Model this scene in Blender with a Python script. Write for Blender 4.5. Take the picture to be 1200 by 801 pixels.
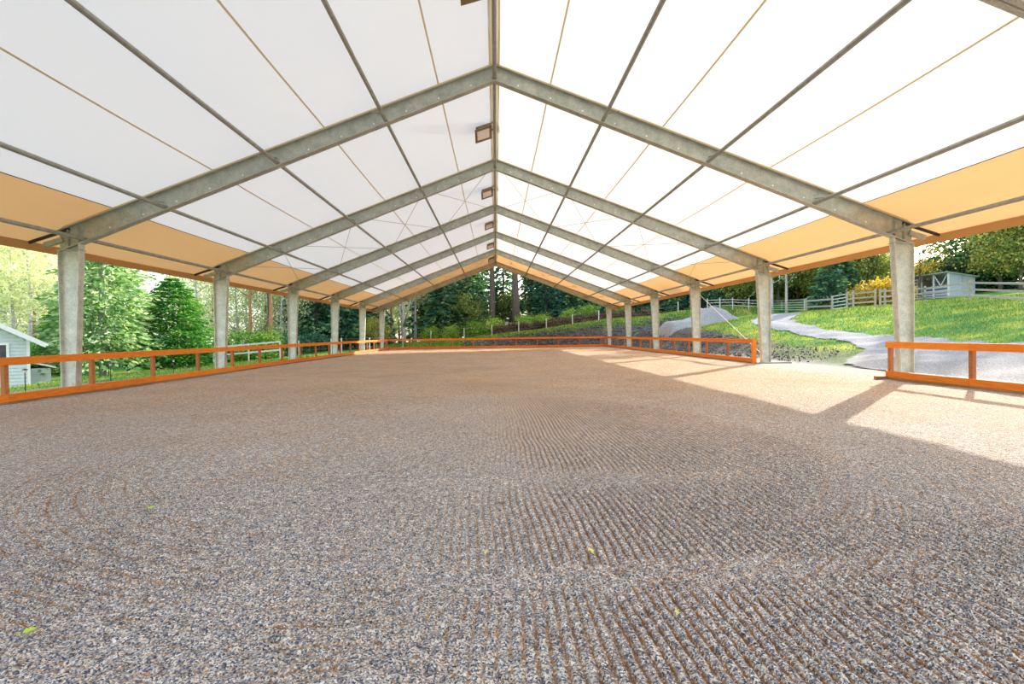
import bpy, math, random
import numpy as np
from mathutils import Vector, Matrix

for o in list(bpy.data.objects):
    bpy.data.objects.remove(o, do_unlink=True)
SC = bpy.context.scene
COL = SC.collection

# ------------------------------------------------------------------ camera
FPX = 600.0
YAW, PITCH, ROLL = 0.0312, -0.0157, -0.0140
CAM = np.array([-0.073, 0.0, 1.6])
_cy, _sy, _cp, _sp, _cr, _sr = math.cos(YAW), math.sin(YAW), math.cos(PITCH), math.sin(PITCH), math.cos(ROLL), math.sin(ROLL)
FW = np.array([_sy*_cp, _cy*_cp, _sp])
_r = np.array([_cy, -_sy, 0.0])
_u = np.cross(_r, FW)
RT = _cr*_r + _sr*_u
UP = -_sr*_r + _cr*_u
cd = bpy.data.cameras.new('camera')
cd.sensor_width = 36.0
cd.lens = FPX/1200*36
cd.clip_end = 600
cam = bpy.data.objects.new('camera', cd)
COL.objects.link(cam)
cam.matrix_world = Matrix(((RT[0], UP[0], -FW[0], CAM[0]), (RT[1], UP[1], -FW[1], CAM[1]), (RT[2], UP[2], -FW[2], CAM[2]), (0, 0, 0, 1)))
SC.camera = cam

# ------------------------------------------------------------------ sky, sun, exposure
SUN_EL, SUN_AZ = math.radians(20.1), math.radians(45)      # azimuth clockwise from +Y
w = bpy.data.worlds.new('World')
SC.world = w
w.use_nodes = True
nt = w.node_tree
bg = nt.nodes['Background']
sky = nt.nodes.new('ShaderNodeTexSky')
sky.sky_type = 'NISHITA'
sky.sun_disc = False
sky.sun_elevation = SUN_EL
sky.sun_rotation = SUN_AZ
sky.air_density = 1.0
sky.dust_density = 2.0
sky.ozone_density = 1.0
veil = nt.nodes.new('ShaderNodeMix'); veil.data_type = 'RGBA'      # thin bright haze over the whole sky
veil.inputs[0].default_value = 0.55
veil.inputs[7].default_value = (2.6, 2.62, 2.6, 1)
nt.links.new(sky.outputs[0], veil.inputs[6])
nt.links.new(veil.outputs[2], bg.inputs[0])
bg.inputs[1].default_value = 0.74
sd = bpy.data.lights.new('sun', 'SUN')
sd.energy = 8.8
sd.color = (1.0, 0.90, 0.76)
sd.angle = math.radians(0.6)
sun = bpy.data.objects.new('sun', sd)
COL.objects.link(sun)
SUNV = Vector((math.cos(SUN_EL)*math.sin(SUN_AZ), math.cos(SUN_EL)*math.cos(SUN_AZ), math.sin(SUN_EL)))
sun.rotation_euler = SUNV.to_track_quat('Z', 'Y').to_euler()
sun.location = SUNV*120
SC.view_settings.view_transform = 'Standard'
SC.view_settings.look = 'None'
SC.view_settings.gamma = 1.0
SC.view_settings.use_curve_mapping = False
SC.view_settings.exposure = 0.0

# ------------------------------------------------------------------ measurements of the building
W_IN = 12.956           # inner face of a column at its top
Y1, BAY = 16.457, 8.745
HC, HR = 4.59, 9.635    # underside of rafter at column, at ridge
SL = (HR-HC)/W_IN
TOP = 10.15             # top of rafter at ridge
EAVE = 14.55
FX = 12.48              # arena fence line
FYF = 59.2              # far fence
def FY(k): return Y1+(k-1)*BAY
KT = 0.9655             # top flange is a little flatter: the rafter deepens to the knee
def rtop(x): return TOP-SL*abs(x)*KT
RNG = np.random.default_rng(7)
random.seed(5)

# ------------------------------------------------------------------ pixel helpers, terrain
def ray(px, py): return FW+RT*(px-600)/FPX+UP*(400.5-py)/FPX
def sstep(a, b, x):
    t = np.clip((np.asarray(x, float)-a)/(b-a), 0, 1)
    return t*t*(3-2*t)
def terrain(x, y):
    x = np.asarray(x, float); y = np.asarray(y, float)
    t = np.maximum(x-14.9, 0)
    cut = 1.25*sstep(27, 48, y)
    hr = cut*sstep(0, 2.3, t)*(1-sstep(7, 22, t))+np.where(t < 18, 0.185*t, 0.185*18+0.10*(t-18))
    hr = hr*sstep(-12, 12, y)
    base = np.interp(x, [-60, -30, -14, -3.5, 6.3, 13, 22, 36, 70], [-1.2, -0.6, 0.3, 1.0, 2.1, 2.9, 3.7, 4.9, 7.5])
    s = np.maximum(y-61.4, 0)
    hf = base*sstep(0, 4.0, s)+0.05*np.maximum(s-3, 0)*sstep(-10, 8, x)
    hl = -0.085*np.maximum(-x-15, 0)
    hl = np.maximum(hl, -1.35)*sstep(62, 46, y)
    h = np.where(x > 0, np.maximum(hr, hf), hl+hf)
    return h
def arena_cut(x, y):
    """terrain is dug out under the arena floor"""
    inside = np.minimum(np.minimum(14.2-np.abs(x), 61.0-y), y+20)
    return np.where(inside > 0, -np.minimum(inside*2, 0.5), 0.0)
def hit(px, py):
    d = ray(px, py); p = None
    for t in np.arange(6, 160, 0.1):
        p = CAM+d*t
        if p[2] < float(terrain(p[0], p[1])): break
    return p
def at_depth(px, Y):
    d = ray(px, 395); t = (Y-CAM[1])/d[1]
    x = CAM[0]+d[0]*t
    return Vector((x, Y, float(terrain(x, Y))))
def height_at(px, py, Y):
    d = ray(px, py); t = (Y-CAM[1])/d[1]
    return CAM[2]+d[2]*t

# ------------------------------------------------------------------ materials
def new_mat(name):
    m = bpy.data.materials.new(name); m.use_nodes = True
    n = m.node_tree; n.nodes.clear()
    out = n.nodes.new('ShaderNodeOutputMaterial')
    return m, n, out
def N(n, t, **kw):
    nd = n.nodes.new(t)
    for k, v in kw.items():
        if k.startswith('i_'):
            nd.inputs[k[2:].replace('_', ' ')].default_value = v
        else:
            setattr(nd, k, v)
    return nd
def ramp(n, src, stops, interp='LINEAR'):
    r = n.nodes.new('ShaderNodeValToRGB'); r.color_ramp.interpolation = interp
    e = r.color_ramp.elements
    while len(e) < len(stops): e.new(0.5)
    for el, (p, c) in zip(e, stops):
        el.position = p; el.color = (c[0], c[1], c[2], 1)
    n.links.new(src, r.inputs[0]); return r
def mixc(n, fac, a, b, mode='MIX'):
    m = n.nodes.new('ShaderNodeMix'); m.data_type = 'RGBA'; m.blend_type = mode
    for s, v in ((0, fac), (6, a), (7, b)):
        if hasattr(v, 'is_output'): n.links.new(v, m.inputs[s])
        else: m.inputs[s].default_value = v if s == 0 else (v[0], v[1], v[2], 1)
    return m.outputs[2]
def math_(n, op, a, b=None, c=None):
    m = n.nodes.new('ShaderNodeMath'); m.operation = op
    for i, v in enumerate((a, b, c)):
        if v is None: continue
        if hasattr(v, 'is_output'): n.links.new(v, m.inputs[i])
        else: m.inputs[i].default_value = v
    return m.outputs[0]
def coords(n, scale=(1, 1, 1), kind='Object'):
    tc = n.nodes.new('ShaderNodeTexCoord'); mp = n.nodes.new('ShaderNodeMapping')
    mp.inputs['Scale'].default_value = scale
    n.links.new(tc.outputs[kind], mp.inputs[0]); return mp.outputs[0]
def noise(n, vec, scale, detail=4, rough=0.6):
    t = N(n, 'ShaderNodeTexNoise'); t.inputs['Scale'].default_value = scale
    t.inputs['Detail'].default_value = detail; t.inputs['Roughness'].default_value = rough
    if vec is not None: n.links.new(vec, t.inputs['Vector'])
    return t
def simple(name, stops, scale=8, rough=0.6, metal=0.0, bump=0.0, stretch=(1, 1, 1), detail=5, spec=0.5, bscale=None):
    m, n, out = new_mat(name)
    v = coords(n, stretch)
    t = noise(n, v, scale, detail)
    c = ramp(n, t.outputs['Fac'], stops)
    b = N(n, 'ShaderNodeBsdfPrincipled'); b.inputs['Roughness'].default_value = rough; b.inputs['Metallic'].default_value = metal
    b.inputs['Specular IOR Level'].default_value = spec
    n.links.new(c.outputs[0], b.inputs['Base Color'])
    if bump:
        t2 = noise(n, v, bscale or scale*3, 4)
        bp = N(n, 'ShaderNodeBump'); bp.inputs['Strength'].default_value = bump; bp.inputs['Distance'].default_value = 0.02
        n.links.new(t2.outputs['Fac'], bp.inputs['Height']); n.links.new(bp.outputs[0], b.inputs['Normal'])
    n.links.new(b.outputs[0], out.inputs[0]); return m
def membrane(name, col, col2, trans):
    m, n, out = new_mat(name)
    v = coords(n, (0.5, 0.25, 0.5))
    t = noise(n, v, 0.7, 3)
    c = ramp(n, t.outputs['Fac'], [(0.3, col), (0.7, col2)])
    d = N(n, 'ShaderNodeBsdfDiffuse'); tr = N(n, 'ShaderNodeBsdfTranslucent'); mx = N(n, 'ShaderNodeMixShader')
    n.links.new(c.outputs[0], d.inputs[0]); n.links.new(c.outputs[0], tr.inputs[0])
    mx.inputs[0].default_value = trans
    n.links.new(d.outputs[0], mx.inputs[1]); n.links.new(tr.outputs[0], mx.inputs[2]); n.links.new(mx.outputs[0], out.inputs[0])
    return m
def leafmat(name, stops, trans=0.4, rough=0.5, objvar=0.25):
    """leaf colour varies by leaf (island), by clump (noise) and by plant"""
    m, n, out = new_mat(name)
    g = N(n, 'ShaderNodeNewGeometry'); oi = N(n, 'ShaderNodeObjectInfo')
    t = noise(n, coords(n), 0.55, 2)
    f = math_(n, 'ADD', math_(n, 'MULTIPLY', g.outputs['Random Per Island'], 0.6), math_(n, 'MULTIPLY', t.outputs['Fac'], 0.5))
    f = math_(n, 'ADD', f, math_(n, 'MULTIPLY', math_(n, 'SUBTRACT', oi.outputs['Random'], 0.5), objvar))
    c = ramp(n, f, stops)
    d = N(n, 'ShaderNodeBsdfPrincipled'); d.inputs['Roughness'].default_value = rough; d.inputs['Specular IOR Level'].default_value = 0.3
    tr = N(n, 'ShaderNodeBsdfTranslucent'); mx = N(n, 'ShaderNodeMixShader')
    n.links.new(c.outputs[0], d.inputs['Base Color'])
    n.links.new(mixc(n, 1.0, c.outputs[0], (1.25, 1.2, 0.7), 'MULTIPLY'), tr.inputs[0])
    mx.inputs[0].default_value = trans
    n.links.new(d.outputs[0], mx.inputs[1]); n.links.new(tr.outputs[0], mx.inputs[2]); n.links.new(mx.outputs[0], out.inputs[0])
    return m

M = {}
M['white_membrane'] = membrane('white_membrane', (0.86, 0.87, 0.86), (0.89, 0.89, 0.87), 0.30)
M['tan_membrane'] = membrane('tan_membrane', (0.74, 0.44, 0.19), (0.78, 0.48, 0.21), 0.30)
M['tan_valance'] = membrane('tan_valance', (0.56, 0.35, 0.16), (0.62, 0.39, 0.18), 0.22)  # doubled fabric; its shade against the light is put into the tan too
M['tan_strip'] = membrane('tan_strip', (0.74, 0.62, 0.40), (0.78, 0.66, 0.43), 0.20)
def galv(name='galvanized_steel', k=1.0):
    m, n, out = new_mat(name)
    v = coords(n)
    vo = N(n, 'ShaderNodeTexVoronoi'); vo.inputs['Scale'].default_value = 45; n.links.new(v, vo.inputs['Vector'])
    t = noise(n, v, 3.0, 5)
    c1 = ramp(n, vo.outputs['Color'], [(0.2, (0.44, 0.46, 0.43)), (0.8, (0.58, 0.59, 0.55))])
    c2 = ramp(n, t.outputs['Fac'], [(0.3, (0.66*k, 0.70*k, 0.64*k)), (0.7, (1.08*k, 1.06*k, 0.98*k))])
    b = N(n, 'ShaderNodeBsdfPrincipled'); b.inputs['Metallic'].default_value = 0.25; b.inputs['Roughness'].default_value = 0.5
    n.links.new(mixc(n, 1.0, c1.outputs[0], c2.outputs[0], 'MULTIPLY'), b.inputs['Base Color'])
    bp = N(n, 'ShaderNodeBump'); bp.inputs['Strength'].default_value = 0.12; bp.inputs['Distance'].default_value = 0.004
    n.links.new(t.outputs['Fac'], bp.inputs['Height']); n.links.new(bp.outputs[0], b.inputs['Normal'])
    n.links.new(b.outputs[0], out.inputs[0]); return m
M['galv'] = galv()
M['galv_skylit'] = galv('galvanized_skylit', 1.3)  # lighter copy of the steel for columns, outside sky light put into its colour
M['galv_tube'] = simple('galvanized_tube', [(0.3, (0.27, 0.28, 0.25)), (0.7, (0.40, 0.41, 0.37))], 6, 0.45, 0.4, 0.05)
M['rod'] = simple('bracing_rod', [(0.3, (0.30, 0.30, 0.29)), (0.7, (0.42, 0.42, 0.40))], 6, 0.4, 0.5)
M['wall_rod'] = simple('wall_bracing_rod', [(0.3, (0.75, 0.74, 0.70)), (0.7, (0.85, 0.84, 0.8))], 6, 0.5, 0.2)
M['hole_disc'] = simple('bright_hole_disc', [(0.3, (0.85, 0.86, 0.84)), (0.7, (0.95, 0.95, 0.93))], 5, 0.35, 0.1)  # bright membrane behind the web holes, put into a disc colour
M['dark_metal'] = simple('dark_metal', [(0.3, (0.035, 0.03, 0.025)), (0.7, (0.07, 0.06, 0.05))], 9, 0.45, 0.3)
M['bronze'] = simple('bronze_housing', [(0.3, (0.16, 0.11, 0.055)), (0.7, (0.26, 0.19, 0.10))], 9, 0.45, 0.2)
M['lamp_glass'] = simple('lamp_glass', [(0.3, (0.90, 0.93, 0.96)), (0.7, (0.96, 0.97, 0.98))], 4, 0.12, 0.5)
M['concrete'] = simple('concrete', [(0.3, (0.42, 0.41, 0.38)), (0.7, (0.55, 0.53, 0.50))], 12, 0.85, 0, 0.3)
def wood(name, a, b, c):
    m, n, out = new_mat(name)
    v = coords(n, (14, 1.2, 14)); t = noise(n, v, 2.2, 6, 0.65)
    k = noise(n, coords(n, (1, 1, 1)), 2.6, 2)
    vo = N(n, 'ShaderNodeTexVoronoi'); vo.inputs['Scale'].default_value = 2.3; n.links.new(coords(n, (1.8, 1, 2.2)), vo.inputs['Vector'])
    knots = ramp(n, vo.outputs['Distance'], [(0.03, (0.25, 0.25, 0.25)), (0.075, (1, 1, 1))])
    oi = N(n, 'ShaderNodeObjectInfo')
    col = ramp(n, math_(n, 'ADD', t.outputs['Fac'], math_(n, 'MULTIPLY', math_(n, 'SUBTRACT', oi.outputs['Random'], 0.5), 0.25)), [(0.25, a), (0.5, b), (0.75, c)])
    bs = N(n, 'ShaderNodeBsdfPrincipled'); bs.inputs['Roughness'].default_value = 0.62; bs.inputs['Specular IOR Level'].default_value = 0.3
    n.links.new(mixc(n, 0.8, col.outputs[0], knots.outputs[0], 'MULTIPLY'), bs.inputs['Base Color'])
    bp = N(n, 'ShaderNodeBump'); bp.inputs['Strength'].default_value = 0.2; bp.inputs['Distance'].default_value = 0.005
    n.links.new(t.outputs['Fac'], bp.inputs['Height']); n.links.new(bp.outputs[0], bs.inputs['Normal'])
    n.links.new(bs.outputs[0], out.inputs[0]); return m
M['orange_wood'] = wood('orange_stained_wood', (0.68, 0.15, 0.010), (0.82, 0.22, 0.018), (0.90, 0.29, 0.030))
M['post_wood'] = wood('stained_post_wood', (0.30, 0.10, 0.03), (0.42, 0.15, 0.045), (0.52, 0.20, 0.06))
M['sill_wood'] = wood('treated_sill_wood', (0.22, 0.11, 0.04), (0.32, 0.17, 0.06), (0.42, 0.24, 0.09))
M['grey_wood'] = wood('weathered_wood', (0.26, 0.25, 0.23), (0.36, 0.34, 0.31), (0.45, 0.43, 0.39))
M['post_green'] = wood('pale_treated_post', (0.26, 0.26, 0.18), (0.34, 0.33, 0.24), (0.42, 0.41, 0.31))
M['white_paint'] = simple('white_paint', [(0.3, (0.72, 0.73, 0.74)), (0.7, (0.82, 0.82, 0.82))], 5, 0.5)
M['pipe'] = simple('pale_pipe', [(0.3, (0.50, 0.55, 0.58)), (0.7, (0.62, 0.66, 0.68))], 5, 0.4, 0.3)
M['siding'] = simple('blue_grey_siding', [(0.3, (0.50, 0.57, 0.62)), (0.7, (0.60, 0.66, 0.70))], 5, 0.7)
M['shed_panel'] = simple('blue_white_panel', [(0.3, (0.46, 0.53, 0.66)), (0.7, (0.56, 0.62, 0.74))], 3, 0.6)
M['shingle'] = simple('roof_shingle', [(0.3, (0.12, 0.13, 0.13)), (0.7, (0.22, 0.23, 0.22))], 14, 0.85, 0, 0.3)
M['glass'] = simple('dark_glass', [(0.3, (0.03, 0.04, 0.05)), (0.7, (0.06, 0.07, 0.08))], 3, 0.06)
M['bark'] = simple('brown_bark', [(0.3, (0.055, 0.045, 0.04)), (0.7, (0.17, 0.13, 0.10))], 5, 0.9, 0, 0.6, (3, 3, 0.7))
M['orange_lit_bark'] = simple('orange_lit_bark', [(0.3, (0.28, 0.13, 0.05)), (0.7, (0.50, 0.28, 0.13))], 5, 0.9, 0, 0.5, (3, 3, 0.7))  # orange sunlight on the trunks put into the bark colour
M['pale_bark'] = simple('pale_bark', [(0.3, (0.30, 0.29, 0.30)), (0.7, (0.58, 0.56, 0.55))], 4, 0.85, 0, 0.4, (2, 2, 1.2))
M['gravel_pile'] = simple('pale_gravel', [(0.3, (0.23, 0.24, 0.26)), (0.7, (0.40, 0.40, 0.41))], 9, 0.9, 0, 0.6)
M['rock'] = simple('dark_rock', [(0.3, (0.05, 0.052, 0.06)), (0.5, (0.115, 0.115, 0.12)), (0.75, (0.26, 0.24, 0.22))], 2.0, 0.9, 0, 0.5)
M['leaf_pale'] = leafmat('pale_needles', [(0.15, (0.07, 0.22, 0.07)), (0.5, (0.30, 0.52, 0.22)), (0.82, (0.78, 0.86, 0.60))], 0.35)
M['leaf_green'] = leafmat('green_needles', [(0.15, (0.012, 0.10, 0.035)), (0.5, (0.05, 0.25, 0.05)), (0.85, (0.26, 0.52, 0.06))], 0.35)
M['leaf_fir'] = leafmat('dark_fir_needles', [(0.18, (0.012, 0.055, 0.055)), (0.5, (0.045, 0.17, 0.13)), (0.72, (0.16, 0.34, 0.16)), (0.95, (0.45, 0.55, 0.24))], 0.42)  # wide ramp paints highlights and deep shade into the needles
M['leaf_olive'] = leafmat('olive_leaves', [(0.15, (0.03, 0.10, 0.05)), (0.5, (0.20, 0.30, 0.08)), (0.85, (0.68, 0.62, 0.18))], 0.45)
M['leaf_bright'] = leafmat('sunny_leaves', [(0.15, (0.16, 0.26, 0.13)), (0.5, (0.58, 0.66, 0.46)), (0.85, (0.92, 0.93, 0.82))], 0.5)
M['leaf_yellow'] = leafmat('yellow_leaves', [(0.15, (0.22, 0.17, 0.03)), (0.5, (0.50, 0.36, 0.05)), (0.85, (0.72, 0.50, 0.07))], 0.45)
M['leaf_lime'] = leafmat('lime_leaves', [(0.15, (0.05, 0.20, 0.05)), (0.5, (0.22, 0.44, 0.07)), (0.85, (0.66, 0.74, 0.14))], 0.45)
M['leaf_brown'] = leafmat('brown_bramble', [(0.15, (0.05, 0.035, 0.03)), (0.5, (0.14, 0.08, 0.06)), (0.85, (0.25, 0.15, 0.10))], 0.3)
M['grass'] = leafmat('grass_blades', [(0.2, (0.03, 0.16, 0.05)), (0.5, (0.12, 0.29, 0.05)), (0.78, (0.50, 0.52, 0.11))], 0.3)  # yellow end carries painted sunlight, as on the ground below
M['leaf_fallen'] = simple('fallen_leaf_lime', [(0.3, (0.35, 0.55, 0.03)), (0.7, (0.55, 0.68, 0.05))], 8, 0.5)
M['leaf_fallen_y'] = simple('fallen_leaf_yellow', [(0.3, (0.70, 0.58, 0.10)), (0.7, (0.82, 0.72, 0.25))], 8, 0.5)

# ------------------------------------------------------------------ mesh builders
class MB:
    def __init__(s): s.v = []; s.f = []
    def box(s, x0, x1, y0, y1, z0, z1):
        b = len(s.v)
        s.v += [(x0, y0, z0), (x1, y0, z0), (x1, y1, z0), (x0, y1, z0), (x0, y0, z1), (x1, y0, z1), (x1, y1, z1), (x0, y1, z1)]
        s.f += [tuple(b+i for i in q) for q in ((3, 2, 1, 0), (4, 5, 6, 7), (0, 1, 5, 4), (1, 2, 6, 5), (2, 3, 7, 6), (3, 0, 4, 7))]
        return s
    def hexa(s, pts):
        b = len(s.v); s.v += [tuple(p) for p in pts]
        s.f += [tuple(b+i for i in q) for q in ((3, 2, 1, 0), (4, 5, 6, 7), (0, 1, 5, 4), (1, 2, 6, 5), (2, 3, 7, 6), (3, 0, 4, 7))]
        return s
    def bar(s, p0, p1, wd, ht, up=(0, 0, 1)):
        p0 = Vector(p0); p1 = Vector(p1); d = (p1-p0).normalized(); u = Vector(up)
        sd_ = d.cross(u)
        if sd_.length < 1e-4: sd_ = d.cross(Vector((1, 0, 0)))
        sd_.normalize(); u = sd_.cross(d)
        a, c = sd_*wd/2, u*ht/2
        return s.hexa([p0-a-c, p0+a-c, p1+a-c, p1-a-c, p0-a+c, p0+a+c, p1+a+c, p1-a+c])
    def tube(s, pts, rad, n=8, cap=True):
        pts = [Vector(p) for p in pts]; rr = rad if isinstance(rad, (list, tuple)) else [rad]*len(pts)
        b = len(s.v); prev = None
        for i, p in enumerate(pts):
            d = (pts[min(i+1, len(pts)-1)]-pts[max(i-1, 0)]).normalized()
            if prev is None:
                a = d.orthogonal().normalized()
            else:
                a = (prev-d*prev.dot(d)).normalized()
            prev = a; c = d.cross(a)
            for k in range(n):
                th = 2*math.pi*k/n
                s.v.append(tuple(p+(a*math.cos(th)+c*math.sin(th))*rr[i]))
        for i in range(len(pts)-1):
            for k in range(n):
                k2 = (k+1) % n
                s.f.append((b+i*n+k, b+i*n+k2, b+(i+1)*n+k2, b+(i+1)*n+k))
        if cap:
            s.f.append(tuple(b+k for k in reversed(range(n)))); s.f.append(tuple(b+(len(pts)-1)*n+k for k in range(n)))
        return s
    def prism(s, poly, axis, a0, a1):
        """poly in the plane normal to axis ('x': (y,z), 'y': (x,z), 'z': (x,y))"""
        b = len(s.v); n = len(poly)
        for a in (a0, a1):
            for p, q in poly:
                s.v.append({'x': (a, p, q), 'y': (p, a, q), 'z': (p, q, a)}[axis])
        s.f.append(tuple(b+i for i in range(n))); s.f.append(tuple(b+n+i for i in reversed(range(n))))
        for i in range(n):
            j = (i+1) % n
            s.f.append((b+j, b+i, b+n+i, b+n+j))
        return s
    def mesh(s, name, mat, smooth=False):
        me = bpy.data.meshes.new(name); me.from_pydata(s.v, [], s.f)
        if mat: me.materials.append(mat)
        if smooth: me.polygons.foreach_set('use_smooth', [True]*len(me.polygons))
        me.update(); return me
    def build(s, name, mat, parent=None, smooth=False):
        return link(name, s.mesh(name, mat, smooth), parent)
def link(name, me, parent=None):
    o = bpy.data.objects.new(name, me); COL.objects.link(o)
    if parent is not None: o.parent = parent
    return o
def quad_mesh(name, verts, quads, mat, smooth=False):
    verts = np.asarray(verts, np.float32); quads = np.asarray(quads, np.int32)
    me = bpy.data.meshes.new(name)
    me.vertices.add(len(verts)); me.vertices.foreach_set('co', verts.ravel())
    k = quads.shape[1]
    me.loops.add(quads.size); me.loops.foreach_set('vertex_index', quads.ravel())
    me.polygons.add(len(quads)); me.polygons.foreach_set('loop_start', np.arange(0, quads.size, k, dtype=np.int32))
    if smooth: me.polygons.foreach_set('use_smooth', np.ones(len(quads), bool))
    if mat: me.materials.append(mat)
    me.update(); me.validate(); return me
def empty(name, loc=(0, 0, 0), rz=0.0):
    o = bpy.data.objects.new(name, None); COL.objects.link(o); o.location = loc; o.rotation_euler = (0, 0, rz); return o
def tag(o, label=None, cat=None, group=None, kind=None):
    if label: o['label'] = label
    if cat: o['category'] = cat
    if group: o['group'] = group
    if kind: o['kind'] = kind
    return o
def copy_tree(o, parent=None):
    c = o.copy(); COL.objects.link(c)
    if parent is not None: c.parent = parent
    for ch in list(o.children): copy_tree(ch, c)
    return c
ORD = ['first', 'second', 'third', 'fourth', 'fifth', 'sixth', 'seventh', 'eighth', 'ninth', 'tenth', 'eleventh', 'twelfth']

# ================================================================== ground
def graded(stops):
    """stops: list of (position, spacing); returns coordinates with linearly varying spacing"""
    xs = [stops[0][0]]
    while xs[-1] < stops[-1][0]:
        sp = np.interp(xs[-1], [a for a, _ in stops], [b for _, b in stops])
        xs.append(xs[-1]+sp)
    return np.array(xs)
def vnoise(x, y, scale, seed):
    """value noise on a lattice"""
    g = np.random.default_rng(seed).random((257, 257))
    u = x/scale; v = y/scale
    i = np.floor(u).astype(int); j = np.floor(v).astype(int); fu = u-i; fv = v-j
    fu = fu*fu*(3-2*fu); fv = fv*fv*(3-2*fv)
    a = g[i % 257, j % 257]; b = g[(i+1) % 257, j % 257]; c = g[i % 257, (j+1) % 257]; d = g[(i+1) % 257, (j+1) % 257]
    return (a*(1-fu)+b*fu)*(1-fv)+(c*(1-fu)+d*fu)*fv

ROW = 0.067
def build_floor():
    gx = graded([(-14.6, 0.20), (-8, 0.06), (-4, 0.020), (-2.2, 0.0105), (2.6, 0.0105), (4.5, 0.020), (8, 0.06), (14.6, 0.20)])
    gy = graded([(-14, 0.5), (0, 0.2), (1.4, 0.03), (1.9, 0.014), (3.5, 0.018), (6, 0.034), (10, 0.07), (20, 0.16), (61.2, 0.5)])
    X, Y = np.meshgrid(gx, gy)
    dx = np.gradient(gx)[None, :]+0*Y; dy = np.gradient(gy)[:, None]+0*X
    wob = (vnoise(X, Y, 0.8, 1)-0.5)*0.10+(vnoise(X, Y, 3.0, 2)-0.5)*0.14
    # first pass: straight drags along the arena, slightly fanned; second: turning circle
    pa = X*(1+0.006*(Y-4))+wob*0.6+0.02*Y
    cx, cy = -1.0, 8.0
    rr = np.hypot(X-cx, Y-cy)
    pb = rr+wob*0.5
    # third: drags parallel to the left rail, bending
    nz = vnoise(X, Y, 2.2, 3)
    mcirc = np.clip(sstep(-0.2, -1.8, X+0.12*(Y-3)+(nz-0.5)*2.0)+sstep(5.0, 5.6, rr+(nz-0.5)*0.8)*sstep(3.7, 4.8, Y), 0, 1)
    band = np.exp(-((Y-3.35-0.05*X+(nz-0.5)*0.5)/0.22)**2)*0.9+np.exp(-((Y-5.9+(nz-0.5)*0.8)/0.35)**2)*0.6
    mcirc = np.clip(mcirc+band*(X < 3), 0, 1)
    def groove(p): return 1-(0.5-0.5*np.cos(2*np.pi*p/ROW))**2.5
    ha = groove(pa); hb = 0.75*groove(pb)+0.25*groove(pb/3.0)
    h = ha*(1-mcirc)+hb*mcirc
    # furrows are crisp where the last drag ran and trodden out elsewhere
    worn = vnoise(X, Y, 0.9, 11)*0.55+vnoise(X, Y, 0.25, 12)*0.45
    st = np.clip((1-mcirc)*(0.45+0.75*sstep(-0.8, 1.2, X)*(0.5+worn*0.7)-0.35*sstep(8, 14, Y))+mcirc*(0.30+0.5*sstep(0.35, 0.7, worn)), 0.08, 1)
    h = 1-(1-h)*st
    lod = np.clip(1.6-np.maximum(dx, dy*0.7)/0.026, 0, 1)
    fine = (vnoise(X, Y, 0.030, 5)-0.5)*0.018+(vnoise(X, Y, 0.07, 6)-0.5)*0.016
    Z = lod*(h*0.022-0.014+fine)+(vnoise(X, Y, 0.5, 8)-0.5)*0.022+(vnoise(X, Y, 2.5, 9)-0.5)*0.03
    Z -= 0.012
    ny, nx = X.shape
    idx = np.arange(nx*ny).reshape(ny, nx)
    quads = np.stack([idx[:-1, :-1], idx[:-1, 1:], idx[1:, 1:], idx[1:, :-1]], -1).reshape(-1, 4)
    me = quad_mesh('floor', np.stack([X, Y, Z], -1).reshape(-1, 3), quads, None, True)
    for nm, arr in (('pa', pa), ('pb', pb), ('mc', mcirc), ('st', st)):
        at = me.attributes.new(nm, 'FLOAT', 'POINT'); at.data.foreach_set('value', arr.ravel().astype(np.float32))
    m, n, out = new_mat('arena_footing')
    def attr(nm):
        a = N(n, 'ShaderNodeAttribute'); a.attribute_name = nm; return a.outputs['Fac']
    def gr(p): return math_(n, 'SUBTRACT', 1.0, math_(n, 'POWER', math_(n, 'MULTIPLY_ADD', math_(n, 'COSINE', math_(n, 'MULTIPLY', p, 2*math.pi/ROW)), -0.5, 0.5), 2.5))
    mc = attr('mc')
    pb_ = attr('pb')
    gb = math_(n, 'ADD', math_(n, 'MULTIPLY', gr(pb_), 0.65), math_(n, 'MULTIPLY', gr(math_(n, 'DIVIDE', pb_, 3.0)), 0.35))
    hh = math_(n, 'ADD', math_(n, 'MULTIPLY', gr(attr('pa')), math_(n, 'SUBTRACT', 1.0, mc)), math_(n, 'MULTIPLY', gb, mc))
    hh = math_(n, 'SUBTRACT', 1.0, math_(n, 'MULTIPLY', math_(n, 'SUBTRACT', 1.0, hh), attr('st')))
    v = coords(n)
    vo = N(n, 'ShaderNodeTexVoronoi'); vo.inputs['Scale'].default_value = 115; n.links.new(v, vo.inputs['Vector'])
    v2 = N(n, 'ShaderNodeTexVoronoi'); v2.inputs['Scale'].default_value = 190; n.links.new(v, v2.inputs['Vector'])
    big = noise(n, v, 0.35, 4); mid = noise(n, v, 14, 3)
    sand = ramp(n, mid.outputs['Fac'], [(0.3, (0.43, 0.245, 0.105)), (0.7, (0.72, 0.465, 0.255))])
    sep = N(n, 'ShaderNodeSeparateColor'); n.links.new(vo.outputs['Color'], sep.inputs[0])
    chip = ramp(n, sep.outputs[0], [(0.0, (0.05, 0.065, 0.11)), (0.28, (0.18, 0.215, 0.29)), (0.55, (0.50, 0.50, 0.53)), (0.82, (0.86, 0.80, 0.74)), (1.0, (0.97, 0.94, 0.9))])
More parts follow.
